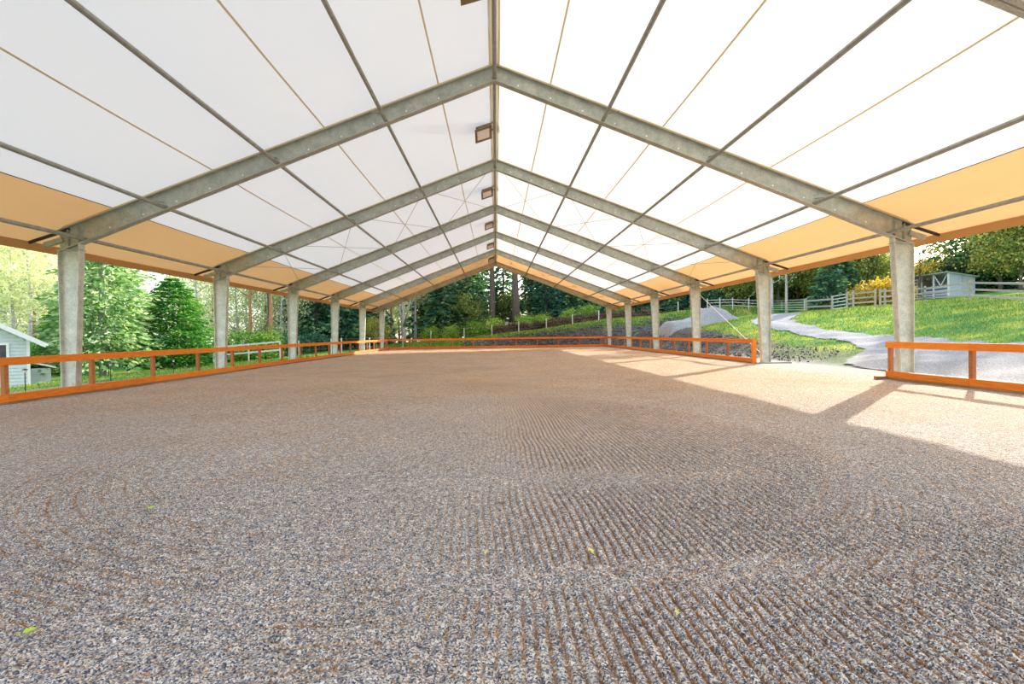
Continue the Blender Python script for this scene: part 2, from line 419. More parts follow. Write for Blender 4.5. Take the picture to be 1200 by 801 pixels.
    # chips lie on the ridges, sand shows in the furrows
    sel = math_(n, 'ADD', math_(n, 'MULTIPLY', hh, 0.55), math_(n, 'ADD', math_(n, 'MULTIPLY', sep.outputs[1], 0.75), math_(n, 'MULTIPLY', mid.outputs['Fac'], 0.5)))
    # fewer chips and more sand towards the far end, more chips along the edges
    sp_ = N(n, 'ShaderNodeSeparateXYZ'); n.links.new(v, sp_.inputs[0])
    chip_fade = N(n, 'ShaderNodeMapRange'); chip_fade.inputs['From Min'].default_value = 3.0; chip_fade.inputs['From Max'].default_value = 17.0; chip_fade.inputs['To Max'].default_value = -0.34; chip_fade.interpolation_type = 'SMOOTHSTEP'
    n.links.new(sp_.outputs[1], chip_fade.inputs['Value'])
    edge = N(n, 'ShaderNodeMapRange'); edge.inputs['From Min'].default_value = 11.2; edge.inputs['From Max'].default_value = 12.2; edge.inputs['To Max'].default_value = 0.3
    n.links.new(math_(n, 'ABSOLUTE', sp_.outputs[0]), edge.inputs['Value'])
    sel = math_(n, 'ADD', sel, math_(n, 'ADD', chip_fade.outputs[0], edge.outputs[0]))
    selr = ramp(n, sel, [(0.72, (0, 0, 0)), (0.90, (1, 1, 1))])
    # darker sand at the bottom of the furrows
    furrow_tone = ramp(n, hh, [(0.05, (0.62, 0.49, 0.40)), (0.55, (1, 1, 1))])
    col = mixc(n, selr.outputs[0], mixc(n, 1.0, sand.outputs[0], furrow_tone.outputs[0], 'MULTIPLY'), chip.outputs[0])
    # coarse clods: tell at a distance where single chips no longer do
    clod = noise(n, v, 16, 6, 0.85)
    clodr = ramp(n, clod.outputs['Fac'], [(0.36, (0.56, 0.54, 0.53)), (0.5, (1.14, 1.11, 1.07)), (0.64, (1.65, 1.60, 1.53))])
    col = mixc(n, 0.85, col, clodr.outputs[0], 'MULTIPLY')
    tint = ramp(n, big.outputs['Fac'], [(0.3, (0.90, 0.88, 0.86)), (0.7, (1.10, 1.06, 1.02))])
    col = mixc(n, 1.0, col, tint.outputs[0], 'MULTIPLY')
    b = N(n, 'ShaderNodeBsdfPrincipled'); b.inputs['Roughness'].default_value = 0.9; b.inputs['Specular IOR Level'].default_value = 0.15
    n.links.new(col, b.inputs['Base Color'])
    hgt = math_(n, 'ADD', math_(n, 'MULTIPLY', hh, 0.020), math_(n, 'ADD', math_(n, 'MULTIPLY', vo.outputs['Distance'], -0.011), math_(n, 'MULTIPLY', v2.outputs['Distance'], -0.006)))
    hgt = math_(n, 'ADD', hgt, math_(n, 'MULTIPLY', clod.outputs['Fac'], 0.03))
    bp = N(n, 'ShaderNodeBump'); bp.inputs['Strength'].default_value = 1.0; bp.inputs['Distance'].default_value = 1.0
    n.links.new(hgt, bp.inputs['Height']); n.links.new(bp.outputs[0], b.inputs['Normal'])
    n.links.new(b.outputs[0], out.inputs[0])
    me.materials.append(m)
    o = link('floor', me); tag(o, 'harrowed grey and tan riding arena footing with raked furrows', 'arena floor', kind='structure')
    return o
floor = build_floor()

def in_poly(px, py, poly):
    c = np.zeros(px.shape, bool); j = len(poly)-1
    for i in range(len(poly)):
        xi, yi = poly[i]; xj, yj = poly[j]
        c ^= ((yi > py) != (yj > py)) & (px < (xj-xi)*(py-yi)/(yj-yi+1e-12)+xi)
        j = i
    return c
PATH_PX = [(876, 381), (886, 371), (905, 368.5), (922, 366), (946, 363.5), (938, 370), (922, 374), (945, 380), (1000, 388), (1060, 392), (1120, 396), (1200, 401)]
PATH_PX2 = [(1000, 415), (1011, 407), (990, 399), (940, 391), (905, 385)]
PATH = [tuple(hit(*p)[:2]) for p in PATH_PX]+[(34.0, 9.0), (34.0, -2.0), (14.3, -2.0), (14.3, 21.5)]+[tuple(hit(*p)[:2]) for p in PATH_PX2]

def chaikin(p, k=3):
    for _ in range(k):
        q = []
        for a, b in zip(p, p[1:]+p[:1]):
            q += [(a[0]*.75+b[0]*.25, a[1]*.75+b[1]*.25), (a[0]*.25+b[0]*.75, a[1]*.25+b[1]*.75)]
        p = q
    return p
PATH = chaikin(PATH)

def build_terrain():
    gx = graded([(-120, 5), (-50, 2.0), (-16, 0.7), (13, 0.7), (14, 0.35), (34, 0.4), (60, 2.0), (130, 5)])
    gy = graded([(-25, 2), (8, 0.7), (16, 0.4), (48, 0.5), (60, 0.4), (70, 0.8), (100, 3), (170, 6)])
    X, Y = np.meshgrid(gx, gy)
    Z = terrain(X, Y)
    rough = (vnoise(X+500, Y+500, 1.1, 21)-0.5)*0.14+(vnoise(X+500, Y+500, 5, 22)-0.5)*0.25
    away = sstep(14.6, 17, np.maximum(np.abs(X), (Y-61+14.6)))
    Z = Z+rough*away-0.03+arena_cut(X, Y)
    # bare soil on the cut bank beside and behind the arena
    t = X-14.9
    soil = sstep(0.0, 0.5, t)*sstep(4.2, 2.6, t+(vnoise(X+500, Y+500, 1.5, 23)-0.5)*1.6)*sstep(21.5, 24, Y)*sstep(64, 58, Y)*(0.6+0.4*sstep(28, 36, Y))
    s = Y-61.4
    soil2 = sstep(-0.2, 0.4, s)*sstep(4.0, 2.4, s+(vnoise(X+500, Y+500, 1.5, 24)-0.5)*1.4)*sstep(-6, 2, X)*sstep(40, 16, X)
    edge = sstep(16.2, 15.0, np.abs(X)+(vnoise(X+500, Y+500, 0.8, 25)-0.5)*0.8)*(Y < 61)
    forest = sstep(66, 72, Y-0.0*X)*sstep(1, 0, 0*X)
    grav = np.clip(edge, 0, 1)
    ny, nx = X.shape
    idx = np.arange(nx*ny).reshape(ny, nx)
    quads = np.stack([idx[:-1, :-1], idx[:-1, 1:], idx[1:, 1:], idx[1:, :-1]], -1).reshape(-1, 4)
    me = quad_mesh('ground', np.stack([X, Y, Z], -1).reshape(-1, 3), quads, None, True)
    for nm, arr in (('soil', np.clip(soil+soil2, 0, 1)), ('grav', grav), ('forest', forest)):
        at = me.attributes.new(nm, 'FLOAT', 'POINT'); at.data.foreach_set('value', arr.ravel().astype(np.float32))
    m, n, out = new_mat('grass_ground')
    def attr(nm):
        a = N(n, 'ShaderNodeAttribute'); a.attribute_name = nm; return a.outputs['Fac']
    v = coords(n)
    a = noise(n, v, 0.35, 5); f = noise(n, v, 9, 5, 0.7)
    g1 = ramp(n, a.outputs['Fac'], [(0.36, (0.035, 0.17, 0.055)), (0.5, (0.12, 0.28, 0.05)), (0.62, (0.44, 0.47, 0.10))])  # yellow end paints sunlit patches into the grass colour
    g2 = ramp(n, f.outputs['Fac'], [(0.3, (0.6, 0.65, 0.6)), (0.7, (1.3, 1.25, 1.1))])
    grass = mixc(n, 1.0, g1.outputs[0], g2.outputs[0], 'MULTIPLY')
    soilc = ramp(n, f.outputs['Fac'], [(0.3, (0.05, 0.05, 0.06)), (0.7, (0.20, 0.17, 0.15))])
    gravc = ramp(n, noise(n, v, 30, 3).outputs['Fac'], [(0.35, (0.16, 0.165, 0.18)), (0.65, (0.46, 0.45, 0.44))])
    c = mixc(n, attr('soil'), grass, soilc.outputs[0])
    c = mixc(n, attr('grav'), c, gravc.outputs[0])
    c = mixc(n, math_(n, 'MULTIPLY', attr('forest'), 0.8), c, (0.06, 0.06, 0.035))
    b = N(n, 'ShaderNodeBsdfPrincipled'); b.inputs['Roughness'].default_value = 0.95; b.inputs['Specular IOR Level'].default_value = 0.1
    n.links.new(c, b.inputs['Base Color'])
    bp = N(n, 'ShaderNodeBump'); bp.inputs['Strength'].default_value = 0.8; bp.inputs['Distance'].default_value = 0.06
    n.links.new(f.outputs['Fac'], bp.inputs['Height']); n.links.new(bp.outputs[0], b.inputs['Normal'])
    n.links.new(b.outputs[0], out.inputs[0]); me.materials.append(m)
    o = link('ground', me); tag(o, 'grassy ground sloping around the arena with bare soil banks', 'ground', kind='structure')
    return X, Y, Z
TX, TY, TZ = build_terrain()
def tz(x, y):
    """height of the ground mesh incl. roughness"""
    x = np.asarray(x, float); y = np.asarray(y, float)
    rough = (vnoise(x+500, y+500, 1.1, 21)-0.5)*0.14+(vnoise(x+500, y+500, 5, 22)-0.5)*0.25
    return terrain(x, y)+rough*sstep(14.6, 17, np.maximum(np.abs(x), (y-61+14.6)))-0.03

def build_path():
    gx = np.arange(14.2, 36, 0.13); gy = np.arange(-2, 52, 0.13)
    X, Y = np.meshgrid(gx, gy)
    Xj = X+(vnoise(X, Y, 0.6, 31)-0.5)*0.3; Yj = Y+(vnoise(X, Y, 0.6, 32)-0.5)*0.3
    ins = in_poly(Xj+(vnoise(X, Y, 1.7, 33)-0.5)*0.3, Yj, PATH)
    Z = tz(X, Y)+0.055
    ny, nx = X.shape
    idx = np.arange(nx*ny).reshape(ny, nx)
    q = np.stack([idx[:-1, :-1], idx[:-1, 1:], idx[1:, 1:], idx[1:, :-1]], -1).reshape(-1, 4)
    keep = ins.ravel()[q].all(1)
    q = q[keep]
    used = np.unique(q); remap = -np.ones(nx*ny, int); remap[used] = np.arange(len(used))
    V = np.stack([X, Y, Z], -1).reshape(-1, 3)[used]
    m = simple('blue_grey_gravel', [(0.32, (0.10, 0.115, 0.145)), (0.5, (0.21, 0.225, 0.255)), (0.68, (0.42, 0.42, 0.42))], 22, 0.9, 0, 0.8, detail=6)
    o = link('gravel_path', quad_mesh('gravel_path', V, remap[q], m, True))
    tag(o, 'blue grey gravel drive curving from the arena entrance up to the gates', 'path', kind='structure')
build_path()

# ================================================================== steel frames
def rafter_mb(s):
    """one rafter of an I section, s = -1 left, 1 right; built about y = 0"""
    mb = MB()
    xs = (0.0, 13.62)
    tt, tb = 0.022, 0.03
    def zt(x): return TOP-0.02-SL*KT*x
    def zb(x): return HR-SL*x
    a, b = xs
    mb.prism([(s*a, zb(a)), (s*b, zb(b)), (s*b, zt(b)), (s*a, zt(a))], 'y', -0.012, 0.012)
    for (f, t) in ((zt, -tt), (zb, tb)):
        mb.prism([(s*a, f(a)), (s*b, f(b)), (s*b, f(b)+t), (s*a, f(a)+t)], 'y', -0.13, 0.13)
    return mb
def column_mb(s):
    """tapered I column: outer flange plumb, inner flange leaning out towards the foot"""
    mb = MB()
    xi0, xi1, xo = 13.19, W_IN, 13.62
    z0, z1 = -0.1, HC+0.02
    def xi(z): return xi0+(xi1-xi0)*z/z1
    mb.prism([(s*xi(z0), z0), (s*xo, z0), (s*xo, z1-0.23), (s*xi(z1), z1)], 'y', -0.012, 0.012)
    mb.hexa([(s*xi(z0), -0.12, z0), (s*(xi(z0)+0.025), -0.12, z0), (s*(xi(z0)+0.025), 0.12, z0), (s*xi(z0), 0.12, z0),
             (s*xi(z1), -0.12, z1), (s*(xi(z1)+0.025), -0.12, z1), (s*(xi(z1)+0.025), 0.12, z1), (s*xi(z1), 0.12, z1)])
    mb.box(min(s*(xo-0.02), s*xo), max(s*(xo-0.02), s*xo), -0.12, 0.12, z0, z1-0.25)
    return mb
R_ME = {s: rafter_mb(s).mesh('rafter', M['galv']) for s in (-1, 1)}
C_ME = {s: column_mb(s).mesh('column', M['galv_skylit']) for s in (-1, 1)}
def small_meshes(s):
    d = {}
    mb = MB()
    mb.box(min(s*12.93, s*13.64), max(s*12.93, s*13.64), -0.14, 0.14, HC-0.2, HC-0.175)
    d['cap_plate'] = mb.mesh('cap_plate', M['galv'])
    mb = MB()
    mb.tube([(s*13.3, 0, rtop(13.3)-0.09), (s*14.55, 0, rtop(14.55)-0.02)], 0.055, 8)
    d['eave_rail'] = mb.mesh('eave_rail', M['dark_metal'])
    mb = MB()
    mb.bar((s*13.5, -0.02, rtop(13.5)-0.34), (s*14.05, -0.02, rtop(14.05)-0.30), 0.13, 0.15)
    d['stub_tube'] = mb.mesh('stub_tube', M['galv'])
    mb = MB()
    for i in range(12):
        x = 0.75+i*1.03
        z = HR-SL*x+0.17
        b = len(mb.v)
        for yy in (-0.013, -0.022):
            for k in range(6):
                th = k*math.pi/3
                mb.v.append((s*x+0.028*math.cos(th), yy, z+0.028*math.sin(th)))
        mb.f.append(tuple(b+6+k for k in range(6)))
        for k in range(6): mb.f.append((b+k, b+(k+1) % 6, b+6+(k+1) % 6, b+6+k))
    d['hole_disc_row'] = mb.mesh('hole_disc_row', M['hole_disc'])  # pale discs stand in for web holes with bright membrane beyond
    mb = MB()
    for yy in (-0.17, 0.13):
        mb.prism([(s*0.02, TOP+0.0), (s*13.4, rtop(13.4)+0.0), (s*13.4, rtop(13.4)-0.05), (s*0.02, TOP-0.05)], 'y', yy, yy+0.04)
    d['membrane_track'] = mb.mesh('membrane_track', M['tan_strip'])
    mb = MB(); mb.box(min(s*12.85, s*13.95), max(s*12.85, s*13.95), -0.4, 0.4, -0.12, 0.012)
    d['footing'] = mb.mesh('footing', M['concrete'])
    mb = MB(); mb.box(min(s*13.12, s*13.68), max(s*13.12, s*13.68), -0.16, 0.16, 0.012, 0.035)
    d['base_plate'] = mb.mesh('base_plate', M['galv'])
    return d
S_ME = {s: small_meshes(s) for s in (-1, 1)}
KNEE = MB().box(-0.009, 0.009, -0.115, 0.115, 0, 0.55).mesh('knee_plate', M['galv'])
FR_LABEL = {-1: 'galvanized steel roof frame standing behind the viewer', 0: 'galvanized steel frame whose rafter just clips the top right corner',
            1: 'galvanized steel frame with tapered columns, nearest one fully seen', 2: 'galvanized steel frame, second from the viewer, near end of cross bracing',
            3: 'galvanized steel frame, third from the viewer, far end of cross bracing', 4: 'galvanized steel frame, fourth from the viewer',
            5: 'galvanized steel frame, fifth from the viewer, where the tan end bay starts', 6: 'galvanized steel frame at the far gable, smallest in view'}
for k in range(-1, 7):
    fr = empty('steel_frame', (0, FY(k), 0))
    tag(fr, FR_LABEL[k], 'steel frame', 'steel frames along the arena')
    for s in (-1, 1):
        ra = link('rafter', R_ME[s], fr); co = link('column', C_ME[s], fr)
        for nm, par in (('eave_rail', ra), ('stub_tube', ra), ('hole_disc_row', ra), ('membrane_track', ra), ('cap_plate', co), ('base_plate', co), ('footing', co)):
            q = link(nm, S_ME[s][nm], par)
            if nm == 'hole_disc_row': q['kind'] = 'stuff'
        for x in (W_IN+0.03, 13.3):
            q = link('knee_plate', KNEE, ra); q.location = (s*(x+0.009), 0, HR-SL*x+0.02)

# ------------------------------------------------------------------ purlins
YA, YB = FY(-1)-1.0, FY(6)+0.55
PX = [3.45, 6.85, 10.35]
def pur_z(x): return HR-SL*x+0.10
WHICH = ['first purlin out from the ridge', 'middle purlin', 'lowest roof purlin above the eave tube']
hook = MB()
hook.tube([(0, -0.75, 0.0), (0, -0.25, 0.12), (0, -0.02, 0.14)], 0.018, 6)
HOOK = hook.mesh('flange_brace', M['galv_tube'])
def purlin_line(name, x, z, r):
    # one line of tubes, butted against the rafter webs bay by bay
    e = empty(name, (x, YA, z))
    ys = [YA-0.02]+[FY(k) for k in range(-1, 7)]+[YB+0.02]
    for a, b in zip(ys, ys[1:]):
        MB().tube([(0, a+0.016-YA, 0), (0, b-0.016-YA, 0)], r, 10).build('tube', M['galv_tube'], e)
    return e
for s, side in ((-1, 'left'), (1, 'right')):
    for i, x in enumerate(PX):
        o = purlin_line('purlin', s*x, pur_z(x), 0.06)
        tag(o, f'long steel tube under {side} roof slope, {WHICH[i]}', 'purlin', 'roof purlins')
        for k in range(0, 7):
            h = link('flange_brace', HOOK, o); h.location = (s*0.02, FY(k)-0.02-YA, 0.02); h.rotation_euler = (0, 0, s*0.5)
    o = purlin_line('eave_purlin', s*12.82, HR-SL*12.82+0.094, 0.06)
    tag(o, f'steel eave tube along the {side} row of column heads', 'purlin', 'eave tubes')
o = purlin_line('ridge_purlin', 0, HR+0.12, 0.07)
tag(o, 'steel ridge tube running down the centre of the roof', 'purlin')

# ------------------------------------------------------------------ membrane roof
roof = empty('ceiling', (0, 0, 0)); tag(roof, 'white and tan fabric roof stretched over the steel frames', 'roof', kind='structure')
STRIP = [0.10, 1.77, 5.35, 8.83, 11.9, EAVE]
YG = FY(6)+0.85
bays = [(YA, FY(-1))]+[(FY(k), FY(k+1)) for k in range(-1, 6)]+[(FY(6), YG)]
pan_cache = {}
for bi, (ya, yb) in enumerate(bays):
    L = yb-ya
    for s in (-1, 1):
        for i in range(5):
            x0, x1 = STRIP[i], STRIP[i+1]
            tan = (i == 4) or (ya > FY(5)-0.1)
            key = (s, i, round(L, 3), tan)
            if key not in pan_cache:
                # a shallow sag between purlins and frames
                nx_, ny_ = 5, 7
                vs, qs = [], []
                for a in range(nx_):
                    for b in range(ny_):
                        x = x0+(x1-x0)*a/(nx_-1); y = L*b/(ny_-1)
                        sag = 0.03*math.sin(math.pi*b/(ny_-1))
                        vs.append((s*x, y, rtop(x)+0.012-sag))
                for a in range(nx_-1):
                    for b in range(ny_-1):
                        q = [a*ny_+b, (a+1)*ny_+b, (a+1)*ny_+b+1, a*ny_+b+1]
                        qs.append(q if s < 0 else q[::-1])
                pan_cache[key] = quad_mesh('membrane_panel', vs, qs, M['tan_membrane'] if tan else M['white_membrane'], True)
            o = link('membrane_panel', pan_cache[key], roof); o.location = (0, ya, 0)
            if tan: o['label'] = 'tan fabric panel'
        for i in (1, 2, 3, 4):
            key = ('seam', s, i, round(L, 3))
            if key not in pan_cache:
                x = STRIP[i]; wd = 0.024 if i < 4 else 0.016
                vs, qs = [], []
                for b in range(7):
                    y = L*b/6; sag = 0.03*math.sin(math.pi*b/6)
                    for xx in (x-wd, x+wd): vs.append((s*xx, y, rtop(xx)+0.006-sag))
                for b in range(6):
                    q = [b*2, b*2+1, b*2+3, b*2+2]; qs.append(q if s < 0 else q[::-1])
                pan_cache[key] = quad_mesh('seam', vs, qs, M['tan_strip'] if i < 4 else M['dark_metal'])
            o = link('seam', pan_cache[key], roof); o.location = (0, ya, 0)
        # tan ridge strip and eave valance of this bay
        key = ('ridge', s, round(L, 3))
        if key not in pan_cache:
            z0 = rtop(0); z1 = rtop(0.17)
            pan_cache[key] = quad_mesh('ridge_strip', [(0, 0, z0+0.006), (s*0.17, 0, z1-0.01), (s*0.17, L, z1-0.01), (0, L, z0+0.006)], [[0, 1, 2, 3]], M['tan_strip'])
            pan_cache[('val', s, round(L, 3))] = MB().box(min(s*EAVE, s*(EAVE+0.012)), max(s*EAVE, s*(EAVE+0.012)), 0, L, 4.42, rtop(EAVE)+0.03).mesh('valance', M['tan_valance'])
        o = link('ridge_strip', pan_cache[key], roof); o.location = (0, ya, 0)
        o = link('valance', pan_cache[('val', s, round(L, 3))], roof); o.location = (0, ya, 0); o['label'] = 'tan fabric valance'
for s in (-1, 1):
    mb = MB().prism([(0, rtop(0)), (s*EAVE, rtop(EAVE)), (s*EAVE, rtop(EAVE)-0.42), (0, rtop(0)-0.46)], 'y', YG, YG+0.012)
    o = mb.build('gable_valance', M['tan_valance'], roof); o['label'] = 'tan fabric valance'
    mb = MB().tube([(0, YG, rtop(0)-0.46), (s*EAVE, YG, rtop(EAVE)-0.42)], 0.05, 6)
    mb.build('gable_tube', M['tan_strip'], roof)

# ------------------------------------------------------------------ cross bracing
def rod(p, q, r, par, mat): return MB().tube([p, q], r, 5).build('rod', mat, par)
pts = [0.05]+PX+[12.9]
PN = ['panel next to the ridge', 'second panel from ridge', 'third panel from ridge', 'panel next to the eave']
for k, bn in ((2, 'nearer braced bay'), (5, 'far tan bay')):
    for s, side in ((-1, 'left'), (1, 'right')):
        for i in range(4):
            a, b = pts[i]+0.12, pts[i+1]-0.12
            e = empty('cross_brace', (s*(a+b)/2, FY(k), 0))
            tag(e, f'thin crossed rods under {side} roof slope, {PN[i]}, {bn}', 'bracing', 'roof cross bracing')
            za, zb = rtop(a)-0.25, rtop(b)-0.25
            x0 = s*(a+b)/2
            rod((s*a-x0, 0.1, za), (s*b-x0, BAY-0.1, zb), 0.012, e, M['rod'])
            rod((s*b-x0, 0.1, zb), (s*a-x0, BAY-0.1, za), 0.012, e, M['rod'])
for s, side in ((-1, 'left'), (1, 'right')):
    e = empty('cross_brace', (s*13.45, FY(2), 0))
    tag(e, f'pale diagonal rods crossing between second and third {side} columns', 'bracing', 'wall cross bracing')
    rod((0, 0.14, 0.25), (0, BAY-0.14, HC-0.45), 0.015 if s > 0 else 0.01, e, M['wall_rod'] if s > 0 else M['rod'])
    rod((0.05*s, 0.14, HC-0.45), (0.05*s, BAY-0.14, 0.25), 0.011, e, M['rod'])

# ------------------------------------------------------------------ floodlights under the ridge
def make_flood():
    e = empty('floodlight')
    a = math.atan(SL)
    ca, sa = math.cos(a), math.sin(a)
    def P(u, v, h): return (-u*ca-h*sa*0, v, -u*sa+h)
    def slab(u0, u1, v0, v1, h0, h1): return [P(u0, v0, h0), P(u0, v1, h0), P(u1, v1, h0), P(u1, v0, h0), P(u0, v0, h1), P(u0, v1, h1), P(u1, v1, h1), P(u1, v0, h1)]
    MB().hexa(slab(0.10, 0.74, -0.34, 0.34, -0.15, 0.0)).build('housing', M['bronze'], e)
    mb = MB()
    for u0, u1, v0, v1 in ((0.06, 0.16, -0.38, 0.38), (0.68, 0.78, -0.38, 0.38), (0.16, 0.68, -0.38, -0.27), (0.16, 0.68, 0.27, 0.38)):
        mb.hexa(slab(u0, u1, v0, v1, -0.19, -0.15))
    mb.build('bezel', M['bronze'], e)
    MB().hexa(slab(0.16, 0.68, -0.27, 0.27, -0.178, -0.152)).build('lens', M['lamp_glass'], e)
    mb = MB()
    for v in (-0.2, 0.2): mb.bar((0.0, v, 0.1), P(0.25, v, 0.0), 0.03, 0.05)
    mb.build('bracket', M['galv_tube'], e)
    return e
FL = ['square floodlight under the ridge, cut off by the top edge of the photo', 'square floodlight under the ridge, nearest and largest whole one', 'square floodlight under the ridge, second whole one along',
      'square floodlight under the ridge, third whole one along', 'square floodlight under the ridge, fourth whole one along', 'square floodlight under the tan far bay of the ridge']
fl = make_flood()
shade_block = MB(); shade_block.prism([(-0.36, -0.14), (0.36, -0.14), (0.26, 0.15), (-0.26, 0.15)], 'y', -0.3, 0.3)  # added unseen box above the ridge, casts a shadow beside each lamp
SHADE_BLOCK = shade_block.mesh('ridge_shade_block', M['galv'])
for i in range(6):
    o = fl if i == 0 else copy_tree(fl)
    o.location = (-0.06, FY(i)+4.3, rtop(0)-0.24); o.rotation_euler = (-0.32, 0, 0)
    tag(o, FL[i], 'floodlight', 'floodlights along the ridge')
    v = link('ridge_shade_block', SHADE_BLOCK, roof); v.location = (0, FY(i)+5.0, rtop(0)+0.13)

# ================================================================== arena fence
POST = MB().box(-0.05, 0.05, -0.06, 0.06, 0.0, 1.15).mesh('post', M['post_wood'])
def rail_me(L, z0, z1): return MB().box(-0.022, 0.022, 0.003, L-0.003, z0, z1).mesh('rail', M['orange_wood'])
rail_cache = {}
def fence_run(p0, p1, inward, label, phase=0.0, step=2.81, end_posts=(True, True)):
    """posts behind, boards on the arena side; inward = unit vector to the arena"""
    p0 = Vector(p0); p1 = Vector(p1); d = (p1-p0); L = d.length; d.normalize(); inn = Vector(inward)
    ang = math.atan2(-d.x, d.y)
    e = empty('arena_fence', (p0.x, p0.y, 0)); tag(e, label, 'fence', 'arena fence runs')
    def local(t, off): return d*t+inn*off
    ts = [t for t in np.arange(phase, L+0.01, step)]
    if end_posts[0] and (not ts or ts[0] > 0.4): ts = [0.06]+ts
    if end_posts[1] and ts[-1] < L-0.4: ts.append(L-0.06)
    for t in ts:
        q = local(t, -0.075); o = link('post', POST, e); o.location = q; o.rotation_euler = (0, 0, ang)
    joints = [0.0]+[t for t in ts[1:-1][1::2]]+[L]
    joints = [j for i, j in enumerate(joints) if i == 0 or j-joints[i-1] > 0.6]
    if L-joints[-1] > 1e-3: joints[-1] = L
    for a, b in zip(joints, joints[1:]):
        for nm, z0, z1, m in (('top_rail', 0.985, 1.185, 'orange_wood'), ('kickboard', 0.055, 0.25, 'orange_wood'), ('sill', -0.03, 0.075, 'sill_wood')):
            key = (nm, round(b-a, 2))
            if key not in rail_cache:
                off = -0.06 if nm == 'sill' else 0.0; wd = 0.05 if nm == 'sill' else 0.022
                rail_cache[key] = MB().box(-wd, wd, 0.003, b-a-0.003, z0, z1).mesh(nm, M[m])
            o = link(nm, rail_cache[key], e); o.location = local(a, -0.03 if nm == 'sill' else 0.0); o.rotation_euler = (0, 0, ang)
    return e
fence_run((-FX, -8.6, 0), (-FX, FYF, 0), (1, 0, 0), 'long orange wooden arena fence along the left columns', phase=(13.38+8.6) % 2.81)
fence_run((FX, -8.6, 0), (FX, 16.1, 0), (-1, 0, 0), 'short orange wooden fence end at right, near side of the entrance gap', phase=(16.0+8.6) % 2.81)
rf = fence_run((FX, 24.55, 0), (FX, FYF, 0), (-1, 0, 0), 'orange wooden arena fence along right columns beyond the entrance gap', phase=2.95)
MB().box(-0.1, 0.09, -0.07, 0.07, -0.02, 1.187).build('end_post', M['orange_wood'], rf)
fence_run((-FX+0.03, FYF, 0), (FX-0.03, FYF, 0), (0, -1, 0), 'orange wooden fence across the far end of the arena', phase=2.42, step=2.46, end_posts=(False, False))
o = MB().box(12.5, 14.2, 24.30, 24.46, -0.03, 0.06).build('threshold_timber', M['grey_wood']); tag(o, 'grey timber lying on the ground at foot of second right column', 'timber')
o = MB().box(12.1, 12.46, 16.02, 16.14, -0.02, 0.085).build('timber_offcut', M['sill_wood']); tag(o, 'short timber stub under the fence end beside the entrance', 'timber')

# ================================================================== fallen leaves on the footing
LEAF = MB()
for i, (x, wd, z) in enumerate([(-0.035, 0.0, 0.004), (-0.02, 0.018, 0.012), (0.0, 0.024, 0.004), (0.02, 0.016, 0.010), (0.042, 0.0, 0.016)]):
    LEAF.v += [(x, -wd, z+0.5*wd), (x, 0, z), (x, wd, z+0.5*wd)]
for i in range(4):
    for j in range(2): LEAF.f.append((i*3+j, i*3+j+1, i*3+j+4, i*3+j+3))
LEAF.tube([(-0.035, 0, 0.004), (-0.065, 0.006, 0.012)], 0.0015, 4)
L1 = LEAF.mesh('fallen_leaf', M['leaf_fallen']); L2 = LEAF.mesh('fallen_leaf', M['leaf_fallen_y'])
def ground_pt(px, py):
    d = ray(px, py); t = -CAM[2]/d[2]; p = CAM+d*t; return Vector((p[0], p[1], 0.012))
for px, py, me, sc, rz, lab in ((34, 744, L1, 1.0, 0.3, 'lime green fallen leaf on the footing at bottom left'), (692, 648, L2, 0.9, 2.0, 'yellow fallen leaf on the footing near the centre'),
                                (178, 597, L1, 0.9, 1.0, 'small green fallen leaf on the footing left of centre'), (570, 649, L2, 0.55, 0.4, 'tiny dull yellow leaf left of the centre yellow leaf'),
                                (793, 720, L2, 0.5, 1.4, 'tiny yellow leaf scrap on furrows at lower right')):
    o = link('fallen_leaf', me); o.location = ground_pt(px, py); o.scale = (sc,)*3; o.rotation_euler = (0.1, -0.15, rz)
    tag(o, lab, 'leaf', 'fallen leaves on the footing')

